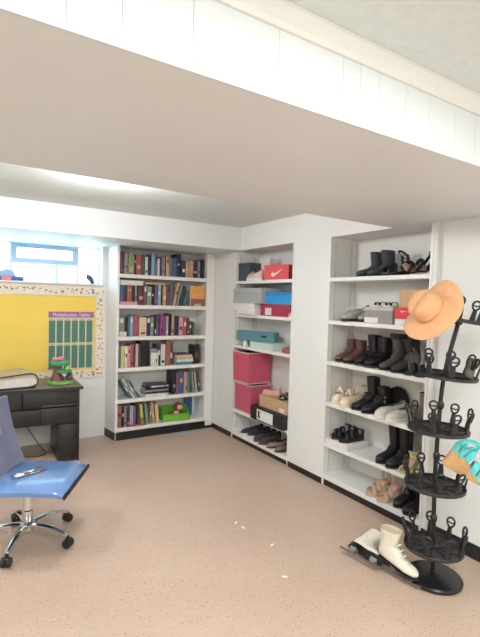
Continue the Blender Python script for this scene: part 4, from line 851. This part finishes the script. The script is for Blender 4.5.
# bottom
low_shoe('sneaker', 'black and white sneaker at left of the bottom storage shelf, front one', 'shoe', (2.885, 4.20, M6), OUT, .28, .096, leather('black_white_knit', (60, 55, 62), .8, .6), WHS, hh=.08, sole=.028, laces=WHS, lining=GRI, group='black and white sneakers')
low_shoe('sneaker', 'black and white sneaker at left of the bottom storage shelf, behind its twin', 'shoe', (2.90, 4.085, M6), OUT, .28, .09, leather('black_white_knit', (60, 55, 62), .8, .6), WHS, hh=.085, sole=.028, laces=BKS, lining=GRI, group='black and white sneakers')
for k, (x, y, nm) in enumerate([(2.89, 3.955, 'left'), (2.88, 3.845, 'right')]):
    low_shoe('sneaker', 'dark brown sneaker in the middle of the bottom storage shelf, %s one' % nm, 'shoe', (x, y, M6), OUT + .05, .27, .092, leather('dark_brown_suede', (72, 58, 56), .8, .3), leather('plum_sole', (90, 72, 72), .6), hh=.085, sole=.024, laces=BKS, lining=GRI, group='dark brown sneakers')
low_shoe('flat_shoe', 'taupe flat shoe right of the dark sneakers on the bottom storage shelf', 'shoe', (2.88, 3.72, M6), OUT + .1, .25, .09, leather('rosy_taupe_leather', (150, 125, 118), .6), DKS, hh=.05, sole=.012, lining=GRI)
low_shoe('flat_shoe', 'brown grey flat shoe at the right end of the bottom storage shelf', 'shoe', (2.875, 3.575, M6), OUT + .1, .25, .09, leather('mottled_brown', (112, 98, 84), .7, .35), DKS, hh=.07, sole=.014, lining=GRI)

# ================================================================== REVOLVING SHOE RACK
RX, RY = 2.388, 1.548
rk = thing('shoe_rack', 'black revolving shoe rack with round trays at the right, one hat hung on it', 'rack', (RX, RY, 0))
q = MB(); q.lathe([(.150, 0), (.158, .004), (.158, .018), (.150, .026), (.03, .036), (.03, .04)], 40); q.build('base', mat('black_gloss_base', hexc(30, 29, 31), .25), rk)
TR = [(-.002, .009, .185), (-.006, .016, .548), (-.004, .011, .880), (.006, -.004, 1.198), (.048, -.052, 1.520)]
pts = [(0, .006, .036)] + TR
q = MB(); q.tube(smooth(pts + [(.056, -.061, 1.60)], 4), .0125, 12); q.build('pole', BLACKP, rk)
for x, y, z in [(-.005, .013, .73), (.0, .005, 1.03), (-.004, .013, .36)]:
    q = MB(); q.lathe([(.013, -.022), (.019, -.012), (.019, .012), (.013, .022)], 16, Matrix.Translation((x, y, z))); q.build('pole_collar', BLACKP, rk)
tilt_axis = {3: (.05, -.06), 4: (.10, -.12)}
TRAYM = mat('dark_mesh_tray', hexc(44, 43, 45), .45, var=.2, scale=60)
for k, (x, y, z) in enumerate(TR):
    a = tilt_axis.get(k, (.01, -.01)); T = Matrix.Translation((x, y, z)) @ frame((a[0], a[1], 1.0), (1, 0, 0))
    R_ = (.162, .166, .166, .176, .176)[k]
    q = MB(); q.lathe([(.016, -.004), (R_ - .055, -.004), (R_ - .004, .003), (R_ - .004, .0055), (R_ - .055, 0), (.016, 0)], 40, T)
    q.lathe([(R_ - .003, .0), (R_ + .003, 0), (R_ + .004, .014), (R_, .018), (R_ - .004, .014)], 40, T, False, False)
    q.lathe([(.0135, -.02), (.022, -.016), (.024, .016), (.0135, .022)], 18, T)
    for j in range(9):
        an = 2 * pi * (j + .5) / 9; q.tube([T @ Vector((.02 * cos(an), .02 * sin(an), .003)), T @ Vector(((R_ - .006) * cos(an), (R_ - .006) * sin(an), .006))], .004, 6)
    tray_ = q.build('tray', TRAYM, rk)
    for j in range(9):
        an = 2 * pi * j / 9 + .2 + .37 * k; d = Vector((cos(an), sin(an), 0)); n = Vector((-sin(an), cos(an), 0))
        q = MB(); r0 = R_ - .012
        st = [d * r0 + Vector((0, 0, .0065)), d * (r0 + .006) + Vector((0, 0, .04)), d * (r0 + .014) + Vector((0, 0, .082))]
        q.tube([T @ p for p in st], [.019, .017, .0125], 8, flat=.35, fu=T.to_3x3() @ d)
        c = d * (r0 + .021) + Vector((0, 0, .108)); v = (d * .22 + Vector((0, 0, 1))).normalized()
        q.tube([T @ (c + n * .021 * sin(b_) * (1.12 - .2 * cos(b_)) - v * .028 * cos(b_)) for b_ in [2 * pi * i / 16 for i in range(16)]], .006, 6, closed=True)
        q.tube([T @ (c - n * .017), T @ (c - v * .004), T @ (c + n * .017)], .0045, 6)
        q.build('shoe_holder', BLACKP, tray_)

# straw hat hung on the left of the top tray
hat = thing('sun_hat', 'peach wide-brimmed sun hat hanging on the top tray of the black rack', 'hat', (0, 0, 0))
HM = mat('peach_felt', hexc(222, 168, 124), .8, var=.05, scale=40, bump=.1)
ax = Vector((-.52, .60, .62)).normalized()
ax = (RT * -.84 + UP * .54) * .93 + (-fw) * .36
hc = Vector((0, 0, 1.6)) + (Vector((2.363, 1.593, 1.58)) - Vector((0, 0, 1.6))) * .93 - RT * .026 - UP * .004
xx = (RT * .71 + UP * .70).normalized(); zz_ = ax.normalized(); xx = (xx - zz_ * xx.dot(zz_)).normalized(); yy_ = zz_.cross(xx)
q = MB(); prof = [(.092, -.001), (.11, .004), (.15, .003), (.175, -.006), (.194, -.016), (.1945, -.013), (.175, -.002), (.15, .008), (.11, .010), (.099, .018), (.096, .06), (.090, .105), (.066, .128), (.03, .124), (.004, .118), (.004, .115), (.03, .121), (.063, .123), (.084, .102), (.090, .06), (.092, .012)]
sg = 48; rings = []
for r, z in prof:
    ring = []
    for k in range(sg):
        a = 2 * pi * k / sg; f = max(0, (r - .095) / .10); wv = f * (.020 * cos(2 * a) + .012 * sin(3 * a + .6)); rr_ = r * (1 + .10 * f * (max(0, cos(a)) ** 6 + .4 * max(0, -cos(a + .2)) ** 4))
        dent = -.03 * math.exp(-(sin(a) ** 2) / .12) * max(0, 1 - abs(r - .03) / .05) if z > .08 else 0
        ring.append(Vector((rr_ * cos(a), rr_ * sin(a), z + wv + dent)))
    rings.append(ring)
Th = Matrix((xx, yy_, zz_)).transposed().to_4x4(); 
hat.location = hc; hat.scale = (.88, .88, .88); hat.rotation_euler = Th.to_euler()
q.loft(rings, closed=True); q.build('brim_and_crown', HM, hat, angle=70)
q = MB(); q.lathe([(.1005, .018), (.1010, .02), (.0990, .036), (.0975, .036)], 40); q.build('hat_band', mat('peach_band', hexc(206, 150, 104), .8), hat)

# wedge sandal hung by its straps on the third tray
TQ = leather('turquoise_leather', (88, 200, 200), .4)
def basis(o, xdir, zdir, loc):
    x = Vector(xdir).normalized(); z = Vector(zdir); z = (z - x * z.dot(x)).normalized(); y = z.cross(x)
    o.location = loc; o.rotation_euler = Matrix((x, y, z)).transposed().to_euler()
ws = sandal('wedge_sandal', 'turquoise strappy sandal with tan wedge heel hanging on the rack', 'sandal', (0, 0, 0), 0, .265, .09, TAN, TQ, PINKI, heel=.085, th=.02, wedge=True, straps=((.2, .36, .045), (.36, .18, .05), (.3, .26, .048), (.04, .12, .06), (-.2, -.12, .085)), ankle=.11, strap_r=.018)
basis(ws, RT * .87 - UP * .44 - fw * .12, UP * .78 + RT * .40 - fw * .48, Vector((2.425, 1.415, .668)))
gs = low_shoe('flat_shoe', 'grey taupe shoe hanging toe down under the top tray of the rack', 'shoe', (0, 0, 0), 0, .2, .075, leather('soft_taupe', (160, 148, 140), .8), GRI, hh=.06, sole=.012)
basis(gs, -UP * .96 + RT * .1, -RT * .8 - fw * .6, Vector((2.525, 1.335, 1.405)))
bs2 = low_shoe('flat_shoe', 'small made-up brown shoe for a brown-lit holder, second tray from the top', 'shoe', (0, 0, 0), 0, .115, .055, leather('brown_lit_holder', (92, 82, 74), .7), DKS, hh=.05, sole=.01)  # shoe added where bare holders only catch brown light
basis(bs2, -UP * .97 - RT * .2, -fw, Vector((2.385, 1.395, 1.268)))
cs = low_shoe('slipper', 'charcoal slipper stood on end at the left of second tray from top', 'shoe', (0, 0, 0), 0, .13, .085, leather('charcoal_felt', (56, 56, 60), .9), DKS, hh=.06, sole=.012)
basis(cs, UP * .98 - RT * .1, -fw * .9 - RT * .3, Vector((2.262, 1.655, 1.268)))

# ================================================================== ICE SKATES
IVO = leather('ivory_leather', (226, 218, 202), .4, .05)
BLD = mat('dull_blade_steel', (.22, .21, .20), .5, metal=.6, var=.1)
def skate(label, parentrot):
    t = boot('ice_skate', label, 'skate', (0, 0, 0), 0, .245, .215, .082, IVO, BLK, heel=.022, sole=.012, shaft=.105, flare=.010, group='white ice skates', lining=mat('skate_lining', hexc(205, 190, 165), .9), laces=WHS)
    q = MB(); q.prism([(-.155, -.048), (.115, -.048), (.145, -.030), (.14, -.022), (.10, -.030), (.02, -.032), (-.15, -.032), (-.158, -.04)], -.002, .002, Matrix(((1, 0, 0, 0), (0, 0, -1, 0), (0, 1, 0, 0), (0, 0, 0, 1)))); q.build('blade', BLD, t, False)
    for x0, x1, top in ((-.10, -.055, -.0008), (.05, .095, -.0008)):
        q = MB(); q.loft([[Vector((x, y, z)) for x, y in ((lerp(x0, x1, .2) if z < -.02 else x0, -w), (lerp(x0, x1, .8) if z < -.02 else x1, -w), (lerp(x0, x1, .8) if z < -.02 else x1, w), (lerp(x0, x1, .2) if z < -.02 else x0, w))] for z, w in ((-.0315, .003), (-.018, .006), (top, .018))]); q.build('blade_post', BLD, t)
    return t
s1 = skate('white ice skate standing on its blade against the rack base', None)
basis(s1, Vector((.16, -1, -.05)), Vector((.02, -.05, 1)), Vector((2.20, 1.655, .056)))
s2 = skate('white ice skate lying on its side, black sole facing out', None)
basis(s2, Vector((.10, -1, 0)), Vector((1, .12, .10)), Vector((2.16, 1.875, .046)))
q = MB(); q.lathe([(.016, -.0135), (.016, -.0125), (.001, -.0125)], 20, Matrix.Translation((-.06, 0, 0))); 
q.xf(Matrix.Translation((0, 0, .0115))); q.build('red_emblem', mat('red_emblem', hexc(190, 70, 75), .5), s2)

# ================================================================== FLOOR LITTER
for k, (x, y, r_) in enumerate([(1.726, 2.683, .6), (1.735, 2.60, 1.9), (1.778, 2.317, .2), (1.637, 2.0, 2.4)]):
    sp = MB(); w = .016
    sp.loft([[Vector((-w, -.006, .0006)), Vector((w, -.007, .0006)), Vector((w * 1.1, .006, .0006)), Vector((-w * .8, .007, .0006))], [Vector((-w, -.006, .0016)), Vector((w, -.007, .005)), Vector((w * 1.1, .006, .003)), Vector((-w * .8, .007, .0014))]])
    o = sp.build('paper_scrap', mat('scrap_white', hexc(240, 238, 232), .7), None, False); o.location = (x, y, 0); o.rotation_euler = (0, 0, r_)
    tag(o, ['white paper scrap on the open floor, farthest from the camera', 'white paper scrap lying next to the farthest scrap', 'white paper scrap on the floor between two others', 'white paper scrap on the floor, nearest to the camera'][k], 'paper', 'paper scraps on the floor')
sp = MB(); sp.loft([[Vector((x, y, .0006 + dz)) for x, y in ((-.17, -.05), (.15, -.06), (.2, .02), (-.12, .05))] for dz in (0, .002)]); o = sp.build('paper_sheet', mat('pale_blue_paper', hexc(172, 180, 190), .5), None, False); o.location = (2.40, 4.86, 0)
tag(o, 'pale blue paper sheet on the floor below the bookcase', 'paper')
